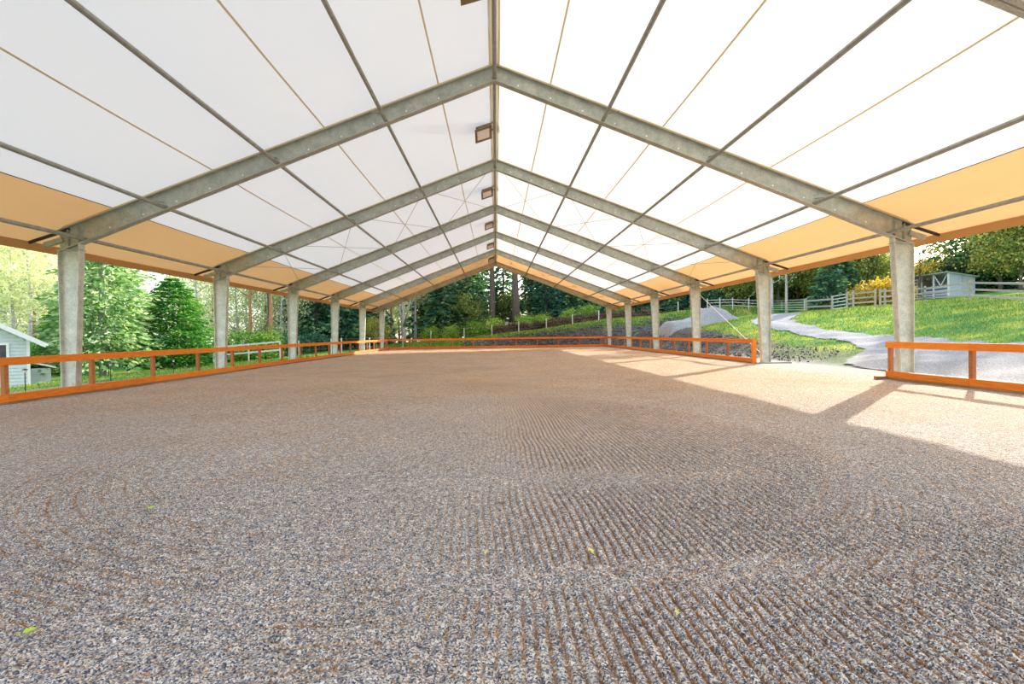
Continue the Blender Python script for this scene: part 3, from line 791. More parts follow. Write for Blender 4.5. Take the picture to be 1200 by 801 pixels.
# ================================================================== neighbouring house on the left
def build_house():
    Yh = 30.0
    c = at_depth(34, Yh); xr = 0.0; zb = -1.25
    ze = height_at(34, 398, Yh)
    xl = -8.0; xm = -4.0; sl = 0.62; D = 8.0
    zp = ze+sl*(xr-xm)
    H = ze-zb; HP = zp-zb
    e = empty('neighbour_house', (c.x, Yh, zb), math.atan2(-c.x, Yh)); tag(e, 'pale blue house with clapboard siding and white eave at far left', 'house')
    MB().prism([(xl, -0.3), (0, -0.3), (0, H), (xm, HP), (xl, H)], 'y', 0.06, D).build('wall', M['siding'], e)
    for i in range(int(HP/0.19)):
        z0 = i*0.19; zt = z0+0.19
        half = 4.0 if zt < H else max(0.0, (HP-zt)/sl)
        if half < 0.3: continue
        MB().hexa([(xm-half, 0.0, z0), (xm+half, 0.0, z0), (xm+half, 0.058, z0), (xm-half, 0.058, z0), (xm-half, 0.04, z0+0.19), (xm+half, 0.04, z0+0.19), (xm+half, 0.058, z0+0.19), (xm-half, 0.058, z0+0.19)]).build('siding_board', M['siding'], e)
    ov = 0.68
    for s in (-1, 1):
        xe = xm+s*(4.0+ov); z_ = HP-sl*(4.0+ov)
        MB().prism([(xm, HP+0.12), (xe, z_+0.12), (xe, z_+0.26), (xm, HP+0.26)], 'y', -0.4, D+0.4).build('roof', M['shingle'], e)
        MB().prism([(xm, HP-0.04), (xe, z_-0.04), (xe, z_+0.25), (xm, HP+0.25)], 'y', -0.45, -0.405).build('fascia', M['white_paint'], e)
        MB().prism([(xm, HP+0.02), (xe, z_+0.02), (xe, z_+0.11), (xm, HP+0.11)], 'y', -0.4, D+0.4).build('soffit', M['white_paint'], e)
        MB().box(min(xe, xe+0.12*s), max(xe, xe+0.12*s), -0.4, D+0.4, z_+0.06, z_+0.2).build('gutter', M['white_paint'], e)
    MB().box(-0.12, 0.02, -0.03, -0.002, 0, H).build('corner_board', M['white_paint'], e)
    wx1, wx0 = -0.82, -2.2
    z1 = H-0.15; z0 = z1-1.15
    wf = MB().box(wx0, wx0+0.12, -0.06, -0.002, z0, z1).box(wx1-0.12, wx1, -0.06, -0.002, z0, z1).box(wx0+0.12, wx1-0.12, -0.06, -0.002, z1-0.12, z1).box(wx0+0.12, wx1-0.12, -0.06, -0.002, z0, z0+0.12).build('window', M['white_paint'], e)
    MB().box(wx0+0.12, wx1-0.12, -0.03, -0.01, z0+0.12, z1-0.12).build('pane', M['glass'], wf)
    MB().box((wx0+wx1)/2-0.03, (wx0+wx1)/2+0.03, -0.05, -0.03, z0+0.12, z1-0.12).build('mullion', M['white_paint'], wf)
    # low lean-to behind the corner
    MB().box(0.03, 0.95, 2.6, 5.4, -0.3, 1.15).build('lean_to_wall', M['siding'], e)
    MB().hexa([(0.03, 2.4, 1.5), (1.2, 2.4, 1.12), (1.2, 5.6, 1.12), (0.03, 5.6, 1.5), (0.03, 2.4, 1.6), (1.2, 2.4, 1.22), (1.2, 5.6, 1.22), (0.03, 5.6, 1.6)]).build('lean_to_roof', M['white_paint'], e)
build_house()

# path lights on stakes beyond the left fence
def make_stake():
    e = empty('path_light')
    MB().tube([(0, 0, -0.1), (0, 0, 0.62)], 0.014, 6).build('stake', M['dark_metal'], e)
    MB().tube([(0, 0, 0.62), (0, 0, 0.70)], [0.035, 0.045], 8).build('lantern', M['white_paint'], e)
    MB().tube([(0, 0, 0.70), (0, 0, 0.72), (0, 0, 0.75)], [0.085, 0.08, 0.015], 8).build('cap', M['dark_metal'], e)
    return e
st = make_stake()
for i, (px, lab) in enumerate(((29, 'black stake light on the lawn in front of the blue house'), (129.5, 'black stake light on the lawn below the pale conifer'), (203.5, 'black stake light on the lawn below the dark green conifer'))):
    o = st if i == 0 else copy_tree(st)
    d = ray(px, 430); t = (-15.6-CAM[0])/d[0]; y = CAM[1]+d[1]*t
    o.location = (-15.6, y, float(tz(-15.6, y))); tag(o, lab, 'path light', 'stake lights on the left lawn')

# ================================================================== field fences, gates, shed, gravel pile
def on(px, py):
    p = hit(px, py); return Vector((p[0], p[1], float(tz(p[0], p[1]))))
def post(par, p, base, h, r, mat, name='post'):
    q = p-base
    return MB().tube([q+Vector((0, 0, -0.3)), q+Vector((0, 0, h))], r, 7).build(name, mat, par)
def rails(par, a, b, base, hs, wd, ht, mat, name='rail'):
    for h in hs:
        MB().bar(a-base+Vector((0, 0, h)), b-base+Vector((0, 0, h)), wd, ht).build(name, mat, par)
def rail_fence(name, label, pts_, h, r, hs, pmat, rmat, wd=0.05, ht=0.14, skip=(), group='field fences'):
    base = pts_[0].copy(); e = empty(name, base); tag(e, label, 'fence', group)
    for p in pts_: post(e, p, base, h, r, pmat)
    for i, (a, b) in enumerate(zip(pts_, pts_[1:])):
        if i in skip: continue
        rails(e, a, b, base, hs, wd, ht, rmat)
    return e
pA, pB = on(1084, 355), on(1136.6, 353.6)
step = pB-pA; pC = pB+step; pC.z = float(tz(pC.x, pC.y)); pD = pC+step; pD.z = float(tz(pD.x, pD.y))
pZ = on(1037, 360); pY = on(1031.5, 361)
rail_fence('post_and_rail_fence', 'weathered post and rail fence in front of the pale shed', [pY, pZ, pA, pB, pC, pD], 1.5, 0.085, (0.45, 0.85, 1.3), M['post_green'], M['grey_wood'], 0.06, 0.13)
q1, q2, q3, q4 = on(944.6, 365), on(975, 364), on(992.8, 363), on(1000, 362.5)
rail_fence('post_and_rail_fence', 'weathered two-rail fence between the two pipe gates', [q1, q2], 1.45, 0.085, (0.55, 1.15), M['post_green'], M['grey_wood'], 0.06, 0.16)
rail_fence('post_and_rail_fence', 'weathered fence right of the small gate, below yellow shrubs', [q3, q4, pY+(q4-pY).normalized()*0.4], 1.55, 0.08, (0.5, 0.9, 1.3), M['post_green'], M['grey_wood'], 0.06, 0.12)
def pipe_gate(a, b, label, h=1.3, n=5, mids=(0.5,)):
    d = b-a; a = a+d*0.04; b = b-d*0.04; e = empty('pipe_gate', a); tag(e, label, 'gate', 'pale pipe gates')
    d = b-a
    MB().tube([(0, 0, 0.22), (0, 0, h)], 0.045, 6).build('upright', M['pipe'], e)
    MB().tube([d+Vector((0, 0, 0.22)), d+Vector((0, 0, h))], 0.045, 6).build('upright', M['pipe'], e)
    for k in range(n):
        z = 0.25+(h-0.28)*k/(n-1)
        MB().tube([(0, 0, z), d+Vector((0, 0, z))], 0.036, 6).build('bar', M['pipe'], e)
    for m_ in mids: MB().tube([d*m_+Vector((0, 0, 0.25)), d*m_+Vector((0, 0, h))], 0.03, 6).build('upright', M['pipe'], e)
pipe_gate(q2, q3, 'small pale pipe gate between two wooden posts', 1.4, 5, ())
g0 = on(904, 364.5)
pipe_gate(g0, q1, 'wide pale pipe gate where the gravel path ends', 1.35, 5, (0.33,))
h1, h2, h3, h4 = on(829, 364), on(843.7, 363.5), on(858.6, 363), on(877.5, 363.5)
rail_fence('pipe_rail_fence', 'pale pipe fence above the gravel pile', [h1, h2, h3, h4, g0], 1.55, 0.07, (0.55, 0.95, 1.3), M['pipe'], M['pipe'], 0.05, 0.06)
# posts and wires along the grassy bank behind the arena
wp = [(350, 412), (388, 410), (400, 409.5), (433, 408), (472, 401), (505, 398.5), (544, 396), (576.4, 393), (608, 388.5), (640.4, 385), (671, 381), (702, 377.5), (733, 374), (764, 369.5), (795, 366)]
WP = []
for px, py in wp:
    Yw = 66.5 if px > 500 else (60 if px > 440 else 52)
    p = at_depth(px, Yw); p.z = float(tz(p.x, p.y)); WP.append(p)
e = empty('wire_fence', WP[0]); tag(e, 'wire fence with slim white posts along the grassy bank behind the arena', 'fence', 'field fences')
for p in WP: post(e, p, WP[0], 1.5, 0.055, M['white_paint'])
for a, b in zip(WP, WP[1:]):
    for h in (0.5, 0.95, 1.4): MB().tube([a-WP[0]+Vector((0, 0, h)), b-WP[0]+Vector((0, 0, h))], 0.006, 3).build('wire', M['pipe'], e)
# white board fence on the far left lawn
wl = [at_depth(px, 46) for px in (150, 184, 218, 250, 291, 328)]
for p in wl: p.z = float(tz(p.x, p.y))
rail_fence('white_board_fence', 'white board fence beyond the left lawn', wl, 1.62, 0.06, (0.8, 1.2, 1.52), M['white_paint'], M['white_paint'], 0.04, 0.13)

def build_shed():
    c = at_depth(1112, 55); x0 = c.x; x1 = at_depth(1143, 55).x; zb = float(tz((x0+x1)/2, 56.5))-0.05; ze = height_at(1112, 318, 55); D = 5.2
    h = ze-zb; dr = 0.5
    e = empty('run_in_shed', (x0, 55, zb)); tag(e, 'pale blue run-in shed with slatted open side behind the field fence', 'shed')
    wd = x1-x0
    n = 2
    for i in range(n):
        a, b = wd*i/n+0.02, wd*(i+1)/n-0.02
        MB().prism([(a, -0.1), (b, -0.1), (b, h-0.12-dr*b/wd), (a, h-0.12-dr*a/wd)], 'y', 0.0, 0.05).build('wall_panel', M['shed_panel'], e)
    MB().box(wd-0.05, wd, 0.05, D, -0.1, h-dr-0.1).build('back_wall', M['shed_panel'], e)
    MB().prism([(0, -0.1), (wd, -0.1), (wd, h-dr-0.12), (0, h-0.12)], 'y', D-0.05, D).build('end_wall', M['grey_wood'], e)
    for y in (0.0, 1.9, 3.6, D): MB().box(-0.12, 0.02, y-0.07, y+0.07, -0.1, h-0.1).build('post', M['white_paint'], e)
    for z in (0.35, 0.75, 1.15): MB().box(-0.10, -0.05, 0.05, D-0.05, z-0.1, z+0.1).build('rail', M['shed_panel'], e)
    for z in (1.7, 2.1): MB().box(wd*0.8, wd*0.8+0.04, 0.1, D-0.1, z-0.06, z+0.06).build('slat', M['white_paint'], e)
    for z in (1.55, 1.95, 2.3): MB().box(-0.10, -0.06, 3.6, D-0.05, z-0.06, z+0.06).build('slat', M['white_paint'], e)
    MB().bar((-0.08, 0.1, h-0.25), (-0.08, 0.95, 1.3), 0.06, 0.1, (1, 0, 0)).build('brace', M['white_paint'], e)
    MB().bar((-0.08, 1.8, h-0.25), (-0.08, 0.95, 1.3), 0.06, 0.1, (1, 0, 0)).build('brace', M['white_paint'], e)
    MB().hexa([(-0.45, -0.3, h-0.10), (wd+0.2, -0.3, h-dr-0.14), (wd+0.2, D+0.3, h-dr-0.14), (-0.45, D+0.3, h-0.10), (-0.45, -0.3, h), (wd+0.2, -0.3, h-dr-0.04), (wd+0.2, D+0.3, h-dr-0.04), (-0.45, D+0.3, h)]).build('roof', M['pipe'], e)
build_shed()

def build_pile():
    a = on(785, 384); b = on(864, 381)
    cx, cy = (a.x+b.x)/2, (a.y+b.y)/2+1.2
    n = 44
    g = np.linspace(-1, 1, n); U, V = np.meshgrid(g, g)
    LX, LY = 3.6, 2.6
    X = cx+U*LX; Y = cy+V*LY
    hgt = np.clip(1.25*np.minimum(1-np.abs(U), 1-np.abs(V))*2.6, 0, 1)*(0.95+0.75*sstep(0.0, 0.35, U)*sstep(0.95, 0.3, U))
    Z = tz(X, Y)-0.12+hgt*1.05+(vnoise(X, Y, 0.5, 41)-0.5)*0.22*(hgt > 0.02)
    idx = np.arange(n*n).reshape(n, n)
    q = np.stack([idx[:-1, :-1], idx[:-1, 1:], idx[1:, 1:], idx[1:, :-1]], -1).reshape(-1, 4)
    P = np.stack([X-cx, Y-cy, Z], -1).reshape(-1, 3)
    z0 = float(tz(cx, cy)); P[:, 2] -= z0
    o = link('gravel_pile', quad_mesh('gravel_pile', P, q, M['gravel_pile'], True)); o.location = (cx, cy, z0)
    tag(o, 'flat-topped pile of pale grey gravel on the grass slope', 'gravel pile')
build_pile()

# ================================================================== vegetation
def leafs(C, D, L, Wd, rng):
    n = len(C)
    D = D/np.linalg.norm(D, axis=1, keepdims=True)
    R = rng.normal(size=(n, 3)); S = np.cross(D, R); S /= np.linalg.norm(S, axis=1, keepdims=True)+1e-9
    L = np.asarray(L).reshape(-1, 1)*np.ones((n, 1)); Wd = np.asarray(Wd).reshape(-1, 1)*np.ones((n, 1))
    V = np.stack([C-D*L/2, C+S*Wd/2, C+D*L/2, C-S*Wd/2], 1).reshape(-1, 3)
    Q = np.arange(4*n).reshape(n, 4)
    return V, Q
def trunk_mesh(name, H, r, mat, seed, limbs=(), lean=0.0, n=8):
    rng = np.random.default_rng(seed); mb = MB()
    k = 7; pts_, rr = [], []
    for i in range(k):
        t = i/(k-1); pts_.append((lean*H*t+rng.normal()*0.02*H*t*0.5, rng.normal()*0.02*H*t*0.5, -0.3+t*(H+0.3))); rr.append(r*(1.15-t)+0.02 if i else r*1.35)
    mb.tube(pts_, rr, n)
    for (t0, az, ln, rise, lr) in limbs:
        p = Vector(pts_[0]).lerp(Vector(pts_[-1]), t0); d = Vector((math.cos(az), math.sin(az), rise))
        mb.tube([p, p+d*ln*0.45, p+d*ln*0.8+Vector((0, 0, 0.1*ln)), p+d*ln+Vector((rng.normal()*0.1, rng.normal()*0.1, 0.25*ln))], [lr, lr*0.75, lr*0.5, lr*0.2], 6)
    return mb.mesh(name, mat, True)
def conifer_mesh(name, H, R, base, whorls, per, sprays, mat, seed, ls=0.42, lw=0.16, droop=0.35, shape=0.85):
    rng = np.random.default_rng(seed); C, D, L = [], [], []
    for wv in range(whorls):
        t = (wv+rng.random()*0.7)/whorls
        z = base+(H-base)*t; r = R*(1-t)**shape*(0.82+0.36*rng.random())+0.12
        m = max(4, int(per*(1-0.55*t)))
        for az in np.linspace(0, 2*np.pi, m, endpoint=False)+rng.random()*6:
            az += rng.normal()*0.18; rb = r*(0.75+0.4*rng.random())
            ns = max(3, int(sprays*(0.35+0.65*rb/R)))
            s = np.sqrt(rng.random(ns))*0.95+0.05
            o = np.array([math.cos(az), math.sin(az), 0.0]); side = np.array([-o[1], o[0], 0.0])
            dz = 0.16*s-droop*s**2+0.04*rng.normal(size=ns)
            lat = rng.normal(size=ns)*0.17*rb*s
            P = o*(s*rb)[:, None]+side*lat[:, None]; P[:, 2] += z+dz*rb
            C.append(P)
            dd = o+side*(np.sign(lat)*0.6+rng.normal(size=ns)*0.35)[:, None]; dd[:, 2] += -0.25+rng.normal(size=ns)*0.25
            D.append(dd); L.append(ls*(0.7+0.6*rng.random(ns)))
    C = np.concatenate(C); D = np.concatenate(D); L = np.concatenate(L)
    V, Q = leafs(C, D, L, L*lw/ls, rng)
    return quad_mesh(name, V, Q, mat)
def crown_mesh(name, centre, rad, clumps, per, ls, mat, seed, cr=0.7, hollow=0.35, zmin=0.15):
    rng = np.random.default_rng(seed)
    d = rng.normal(size=(clumps, 3)); d /= np.linalg.norm(d, axis=1, keepdims=True)
    K = np.array(centre)+d*(hollow+(1-hollow)*rng.random((clumps, 1))**0.5)*np.array(rad)
    C = np.repeat(K, per, 0)+rng.normal(size=(clumps*per, 3))*cr*np.array([1, 1, 0.7])*(0.6+0.7*np.repeat(rng.random((clumps, 1)), per, 0))
    C[:, 2] = np.maximum(C[:, 2], zmin+0.1*rng.random(len(C)))
    D = rng.normal(size=C.shape); L = ls*(0.6+0.8*rng.random(len(C)))
    V, Q = leafs(C, D, L, L*0.62, rng)
    return quad_mesh(name, V, Q, mat)
PROTO = {}
def proto(key, name, trunk, foliage):
    PROTO[key] = (name, trunk, foliage)
def limbset(seed, n, t0, t1, ln, rise, lr):
    r = random.Random(seed); return [(t0+(t1-t0)*r.random(), r.random()*6.28, ln*(0.6+0.6*r.random()), rise*(0.6+0.8*r.random()), lr) for _ in range(n)]
proto('pale', 'conifer_tree', trunk_mesh('trunk', 13.5, 0.22, M['pale_bark'], 1), conifer_mesh('foliage', 14, 3.3, 0.9, 62, 13, 30, M['leaf_pale'], 1, 0.40, 0.16, 0.26, 0.6))
proto('green', 'conifer_tree', trunk_mesh('trunk', 7.6, 0.16, M['bark'], 2), conifer_mesh('foliage', 8.2, 3.2, 0.4, 50, 14, 34, M['leaf_green'], 2, 0.32, 0.14, 0.10, 0.55))
proto('fir1', 'fir_tree', trunk_mesh('trunk', 17.5, 0.32, M['bark'], 3), conifer_mesh('foliage', 18.5, 4.4, 1.4, 34, 9, 26, M['leaf_fir'], 3, 0.80, 0.34, 0.42, 0.75))
proto('fir2', 'fir_tree', trunk_mesh('trunk', 16, 0.30, M['bark'], 4), conifer_mesh('foliage', 16.5, 3.6, 3.0, 30, 8, 22, M['leaf_fir'], 4, 0.75, 0.32, 0.5, 0.7))
proto('fir3', 'fir_tree', trunk_mesh('trunk', 9, 0.2, M['bark'], 5), conifer_mesh('foliage', 9.5, 3.2, 0.8, 26, 9, 24, M['leaf_fir'], 5, 0.62, 0.28, 0.4, 0.7))
proto('olive1', 'leafy_tree', trunk_mesh('trunk', 8.5, 0.2, M['bark'], 6, limbset(6, 7, 0.3, 0.8, 2.6, 0.7, 0.07)), crown_mesh('foliage', (0, 0, 6.3), (3.6, 3.6, 4.2), 90, 85, 0.34, M['leaf_olive'], 6, 0.7))
proto('olive2', 'leafy_tree', trunk_mesh('trunk', 7.5, 0.17, M['pale_bark'], 7, limbset(7, 8, 0.25, 0.8, 2.4, 0.8, 0.06), 0.06), crown_mesh('foliage', (0.4, 0, 5.6), (3.3, 3.3, 3.6), 80, 75, 0.30, M['leaf_olive'], 7, 0.6))
proto('bright1', 'leafy_tree', trunk_mesh('trunk', 12, 0.2, M['pale_bark'], 8, limbset(8, 9, 0.25, 0.85, 2.6, 0.6, 0.06)), crown_mesh('foliage', (0, 0, 7.6), (3.4, 3.4, 6.2), 64, 55, 0.27, M['leaf_bright'], 8, 0.65))
proto('bright2', 'leafy_tree', trunk_mesh('trunk', 11, 0.17, M['orange_lit_bark'], 9, limbset(9, 8, 0.25, 0.85, 2.2, 0.6, 0.05), 0.03), crown_mesh('foliage', (0.3, 0, 7.0), (3.0, 3.0, 5.6), 80, 60, 0.28, M['leaf_bright'], 9, 0.6))
proto('lime', 'shrub', trunk_mesh('stem', 1.6, 0.06, M['bark'], 10, limbset(10, 5, 0.1, 0.6, 1.0, 1.0, 0.03)), crown_mesh('foliage', (0, 0, 1.3), (1.7, 1.7, 1.25), 60, 60, 0.20, M['leaf_lime'], 10, 0.35, 0.3))
proto('oliveb', 'shrub', trunk_mesh('stem', 1.6, 0.06, M['bark'], 11, limbset(11, 5, 0.1, 0.6, 1.0, 1.0, 0.03)), crown_mesh('foliage', (0, 0, 1.3), (1.8, 1.8, 1.3), 60, 60, 0.22, M['leaf_olive'], 11, 0.35, 0.3))
proto('yellow', 'shrub', trunk_mesh('stem', 1.6, 0.06, M['bark'], 12, limbset(12, 5, 0.1, 0.6, 1.0, 1.0, 0.03)), crown_mesh('foliage', (0, 0, 1.3), (1.8, 1.8, 1.3), 55, 60, 0.22, M['leaf_yellow'], 12, 0.35, 0.3))
proto('darkb', 'shrub', trunk_mesh('stem', 1.6, 0.06, M['bark'], 13, limbset(13, 5, 0.1, 0.6, 1.0, 1.0, 0.03)), crown_mesh('foliage', (0, 0, 1.4), (1.9, 1.9, 1.4), 60, 60, 0.24, M['leaf_fir'], 13, 0.38, 0.3))
proto('bramble', 'bramble', trunk_mesh('stem', 0.8, 0.03, M['bark'], 14, limbset(14, 5, 0.1, 0.6, 0.9, 0.6, 0.02)), crown_mesh('foliage', (0, 0, 0.6), (1.7, 1.2, 0.7), 45, 45, 0.20, M['leaf_brown'], 14, 0.3, 0.3))
proto('fork', 'forked_tree', trunk_mesh('trunk', 9, 0.30, M['pale_bark'], 15, [(0.28, 3.4, 3.4, 1.3, 0.17), (0.34, 0.2, 3.6, 1.25, 0.16), (0.5, 2.6, 2.4, 1.0, 0.08), (0.55, 0.6, 2.4, 1.0, 0.08)]), crown_mesh('foliage', (0, 0, 8.6), (3.2, 2.6, 2.4), 50, 50, 0.28, M['leaf_bright'], 15, 0.6))
proto('pine', 'tall_pine', trunk_mesh('trunk', 20, 0.42, M['bark'], 16, limbset(16, 16, 0.25, 0.8, 2.2, 0.15, 0.05), 0.0, 10), conifer_mesh('foliage', 21, 3.6, 10.5, 22, 8, 20, M['leaf_fir'], 16, 0.7, 0.3, 0.4, 0.6))
proto('birch', 'pale_trunk_tree', trunk_mesh('trunk', 12, 0.17, M['pale_bark'], 17, limbset(17, 9, 0.35, 0.9, 1.8, 0.6, 0.04), 0.025), crown_mesh('foliage', (0.2, 0, 9.0), (2.4, 2.4, 4.4), 60, 55, 0.26, M['leaf_bright'], 17, 0.55))
proto('pole', 'bare_trunk_tree', trunk_mesh('trunk', 13, 0.17, M['orange_lit_bark'], 18, limbset(18, 9, 0.4, 0.9, 1.6, 0.5, 0.035), 0.015), crown_mesh('foliage', (0.1, 0, 10.6), (2.2, 2.2, 3.2), 40, 50, 0.26, M['leaf_olive'], 18, 0.5))
proto('bare', 'bare_tree', trunk_mesh('trunk', 7, 0.14, M['bark'], 19, limbset(19, 14, 0.25, 0.95, 2.2, 0.9, 0.045)), crown_mesh('foliage', (0, 0, 5.4), (2.6, 2.6, 2.6), 35, 25, 0.22, M['leaf_yellow'], 19, 0.5))
proto('bigfir', 'fir_tree', trunk_mesh('trunk', 15.6, 0.32, M['bark'], 20), conifer_mesh('foliage', 16.5, 5.6, 2.2, 34, 11, 34, M['leaf_fir'], 20, 0.55, 0.24, 0.40, 0.36))
TRNG = random.Random(11)
def plant(key, px, Y, sc=1.0, label=None, group=None, sz=None, cat=None):
    name, tm, fm = PROTO[key]
    p = at_depth(px, Y); p.z = float(tz(p.x, p.y))-0.05
    e = empty(name, p, TRNG.random()*6.28); s = sc*(0.92+0.16*TRNG.random()); e.scale = (s, s, s if sz is None else sz)
    link('stem' if name in ('shrub', 'bramble') else 'trunk', tm, e); link('foliage', fm, e)
    cat = cat or ('shrub' if name in ('shrub', 'bramble') else 'tree')
    tag(e, label, cat, group)
    return e
#@@PLANTS@@
G = 'trees behind the left lawn'
plant('pale', 121, 36, 1.0, 'large pale green conifer just right of the first left column', sz=1.0)
plant('green', 203, 40, 0.95, 'dark green pyramid-shaped conifer left of the second left column', sz=0.88)
plant('green', 70, 45, 0.7, 'small green conifer half hidden behind the first left column')
LB = 'sunlit pale leafy tree in the woods behind the blue house'
for px, Y, k, sc in ((-40, 52, 'bright1', 1.1), (5, 56, 'bright1', 1.0), (38, 50, 'bright2', 1.0), (62, 60, 'bright1', 1.1), (95, 58, 'bright2', 1.1), (-10, 66, 'bright1', 1.2), (50, 72, 'bright1', 1.2), (140, 64, 'bright1', 1.1)):
    plant(k, px, Y, sc, LB, 'sunlit trees behind the blue house')
for px, Y in ((17, 47), (35, 46), (52, 52), (3, 55)):
    plant('birch', px, Y, 1.0, 'slim pale trunk rising behind the blue house roof', 'pale trunks behind the blue house')
LB2 = 'sunlit pale leafy tree between the second and third left columns'
for px, Y, k, sc in ((232, 58, 'bright1', 0.9), (252, 64, 'bright2', 1.0), (278, 58, 'bright1', 0.8), (310, 62, 'bright2', 0.9), (330, 58, 'bright1', 0.8), (215, 72, 'bright1', 1.1), (290, 75, 'bright1', 1.0), (335, 78, 'bright1', 1.0)):
    plant(k, px, Y, sc, LB2, 'sunlit trees between second and third left columns')
plant('pole', 293, 55, 1.0, 'orange-lit trunk between second and third left columns')
plant('pole', 316, 53, 1.1, 'dark upright trunk just left of the third left column').children[0].data = trunk_mesh('trunk', 13, 0.17, M['bark'], 28, limbset(18, 9, 0.4, 0.9, 1.6, 0.5, 0.035))
plant('lime', 287, 50, 1.5, 'rounded lime green shrub beyond the fence right of second left column', sz=1.15)
plant('lime', 312, 51, 1.1, 'smaller green shrub beside the rounded lime shrub on left lawn')
for px, Y in ((75, 54), (100, 52), (150, 52), (175, 52), (205, 52), (232, 50), (262, 52), (335, 54), (365, 56), (20, 52)):
    plant('darkb', px, Y, 0.8, 'low dark shrub in the hedge along the far edge of left lawn', 'hedge shrubs beyond the left lawn')
LF = 'dense dark blue-green fir between the third and last left columns'
for px, Y, k in ((352, 66, 'fir1'), (372, 62, 'fir1'), (384, 72, 'fir2'), (402, 64, 'fir1'), (418, 70, 'fir1'), (436, 66, 'fir3'), (330, 84, 'fir2'), (360, 84, 'fir1'), (410, 86, 'fir1')):
    plant(k, px, Y, 0.95, LF, 'dark firs behind the far left columns')
plant('olive2', 441, 62, 0.45, 'small yellow-green tree between the last two left columns')
plant('fork', 473, 67, 1.0, 'forked pale-barked tree behind the far left corner of the fence')
plant('pole', 458, 70, 1.0, 'orange-toned trunk left of the forked pale tree')
plant('birch', 487, 73, 1.0, 'slim pale trunk right of the forked pale tree')
plant('pole', 494, 76, 1.0, 'slim orange trunk at left edge of the dark far forest')
for px, Y, k, sc in ((452, 82, 'bright1', 0.9), (468, 86, 'bright2', 0.9), (484, 84, 'bright1', 0.9), (462, 96, 'bright1', 1.1), (480, 98, 'bright1', 1.1), (445, 92, 'bright2', 1.0), (498, 90, 'bright1', 0.9)):
    plant(k, px, Y, sc, 'glowing yellow-green tree behind the forked pale tree', 'sunlit trees behind the forked tree')
FF = 'tall dark fir in the forest behind the far gable'
for px, Y, k, sc in ((506, 78, 'fir1', 0.95), (520, 74, 'fir2', 1.0), (538, 80, 'fir1', 0.9), (552, 76, 'fir2', 0.95), (566, 84, 'fir2', 0.9), (590, 82, 'fir2', 0.85), (624, 80, 'fir2', 0.8), (640, 76, 'fir1', 0.72),
                     (655, 82, 'fir2', 0.8), (512, 92, 'fir1', 1.0), (530, 95, 'fir1', 1.0), (548, 94, 'fir1', 1.0), (646, 94, 'fir1', 0.8), (630, 92, 'fir2', 0.9)):
    plant(k, px, Y, sc, FF, 'dark firs behind the far gable')
for px, Y, k, sc in ((510, 77, 'olive1', 0.8), (534, 76, 'olive2', 0.8), (549, 74, 'olive2', 0.7), (597, 80, 'olive1', 0.55), (630, 78, 'olive2', 0.6)):
    plant(k, px, Y, sc, 'lighter green leafy tree among firs behind far gable', 'leafy trees among the far firs')
plant('pine', 577, 74, 1.0, 'tall bare-trunked pine under the ridge, left of the pair')
plant('pine', 605, 73, 1.12, 'thick bare-trunked pine under the ridge, right of the pair')
RF = 'dark fir on the rise behind the far right columns'
for px, Y, k, sc in ((668, 78, 'fir3', 0.9), (684, 80, 'fir3', 0.95), (700, 78, 'fir3', 0.9), (716, 80, 'fir3', 0.95), (738, 78, 'fir3', 0.85), (757, 80, 'fir3', 0.9), (778, 78, 'fir3', 0.85), (800, 76, 'fir3', 0.85), (826, 76, 'fir3', 0.9), (848, 76, 'fir3', 0.85),
                     (690, 92, 'fir3', 1.3), (725, 92, 'fir3', 1.2), (765, 90, 'fir3', 1.2), (805, 88, 'fir3', 1.1), (840, 88, 'fir3', 1.1)):
    plant(k, px, Y, sc, RF, 'dark firs behind the far right columns')
for px, Y in ((506, 70.5), (530, 71), (556, 70), (580, 71), (616, 71), (634, 70.5), (668, 72), (690, 71), (722, 72), (560, 74), (625, 74)):
    plant(('lime', 'oliveb', 'lime', 'yellow')[int(px) % 4], px, Y, 0.85, 'yellow-green shrub at the forest edge behind the white wire posts', 'forest edge shrubs')
for px in (588, 602, 616, 632, 648, 664, 680, 698, 716, 736, 756):
    plant('bramble', px, 68.5+(px % 3)*0.4, 0.8, 'low brown bramble behind the white wire posts', 'brambles behind the wire fence', cat='bramble')
OR = 'olive-leaved tree behind the pipe gates'
for px, Y, k, sc in ((868, 70, 'olive1', 0.75), (890, 66, 'olive2', 0.8), (912, 66, 'olive1', 0.8), (935, 68, 'olive1', 0.85), (958, 64, 'olive2', 0.85), (1008, 62, 'olive1', 0.8), (1030, 62, 'olive2', 0.85), (925, 80, 'olive1', 1.0), (975, 78, 'olive1', 1.0), (885, 84, 'olive1', 0.9), (1020, 76, 'olive1', 1.0)):
    plant(k, px, Y, sc, OR, 'olive trees behind the pipe gates')
for i, (px, Y) in enumerate(((836, 72), (852, 71), (868, 73), (884, 71), (898, 72), (910, 70), (924, 71), (938, 70), (952, 71), (966, 72), (1000, 70), (1016, 69), (1034, 70), (1050, 70))):
    plant(('darkb', 'oliveb', 'lime')[i % 3], px, Y, 1.5, 'dense undergrowth shrub behind the pipe gates', 'undergrowth behind the pipe gates')
plant('fir3', 972, 57, 0.72, 'dark blue-green bushy fir behind the small pipe gate')
plant('fir3', 988, 60, 0.78, 'second dark bushy fir, right of the one behind small gate')
for px in (905, 922): plant('birch', px, 58, 0.8, 'pale slim trunk beside the second right column', 'pale trunks beside second right column')
for px, Y, sc in ((1022, 49, 0.95), (1036, 50, 1.1), (1046, 52, 1.0)):
    plant('yellow', px, Y, sc, 'bright yellow shrub just left of the first right column', 'yellow shrubs left of first right column')
plant('bare', 1078, 58, 0.85, 'thin bare-branched tree right of the first right column')
plant('bigfir', 1144, 61, 1.0, 'blue-green fir with open top standing behind the pale shed')
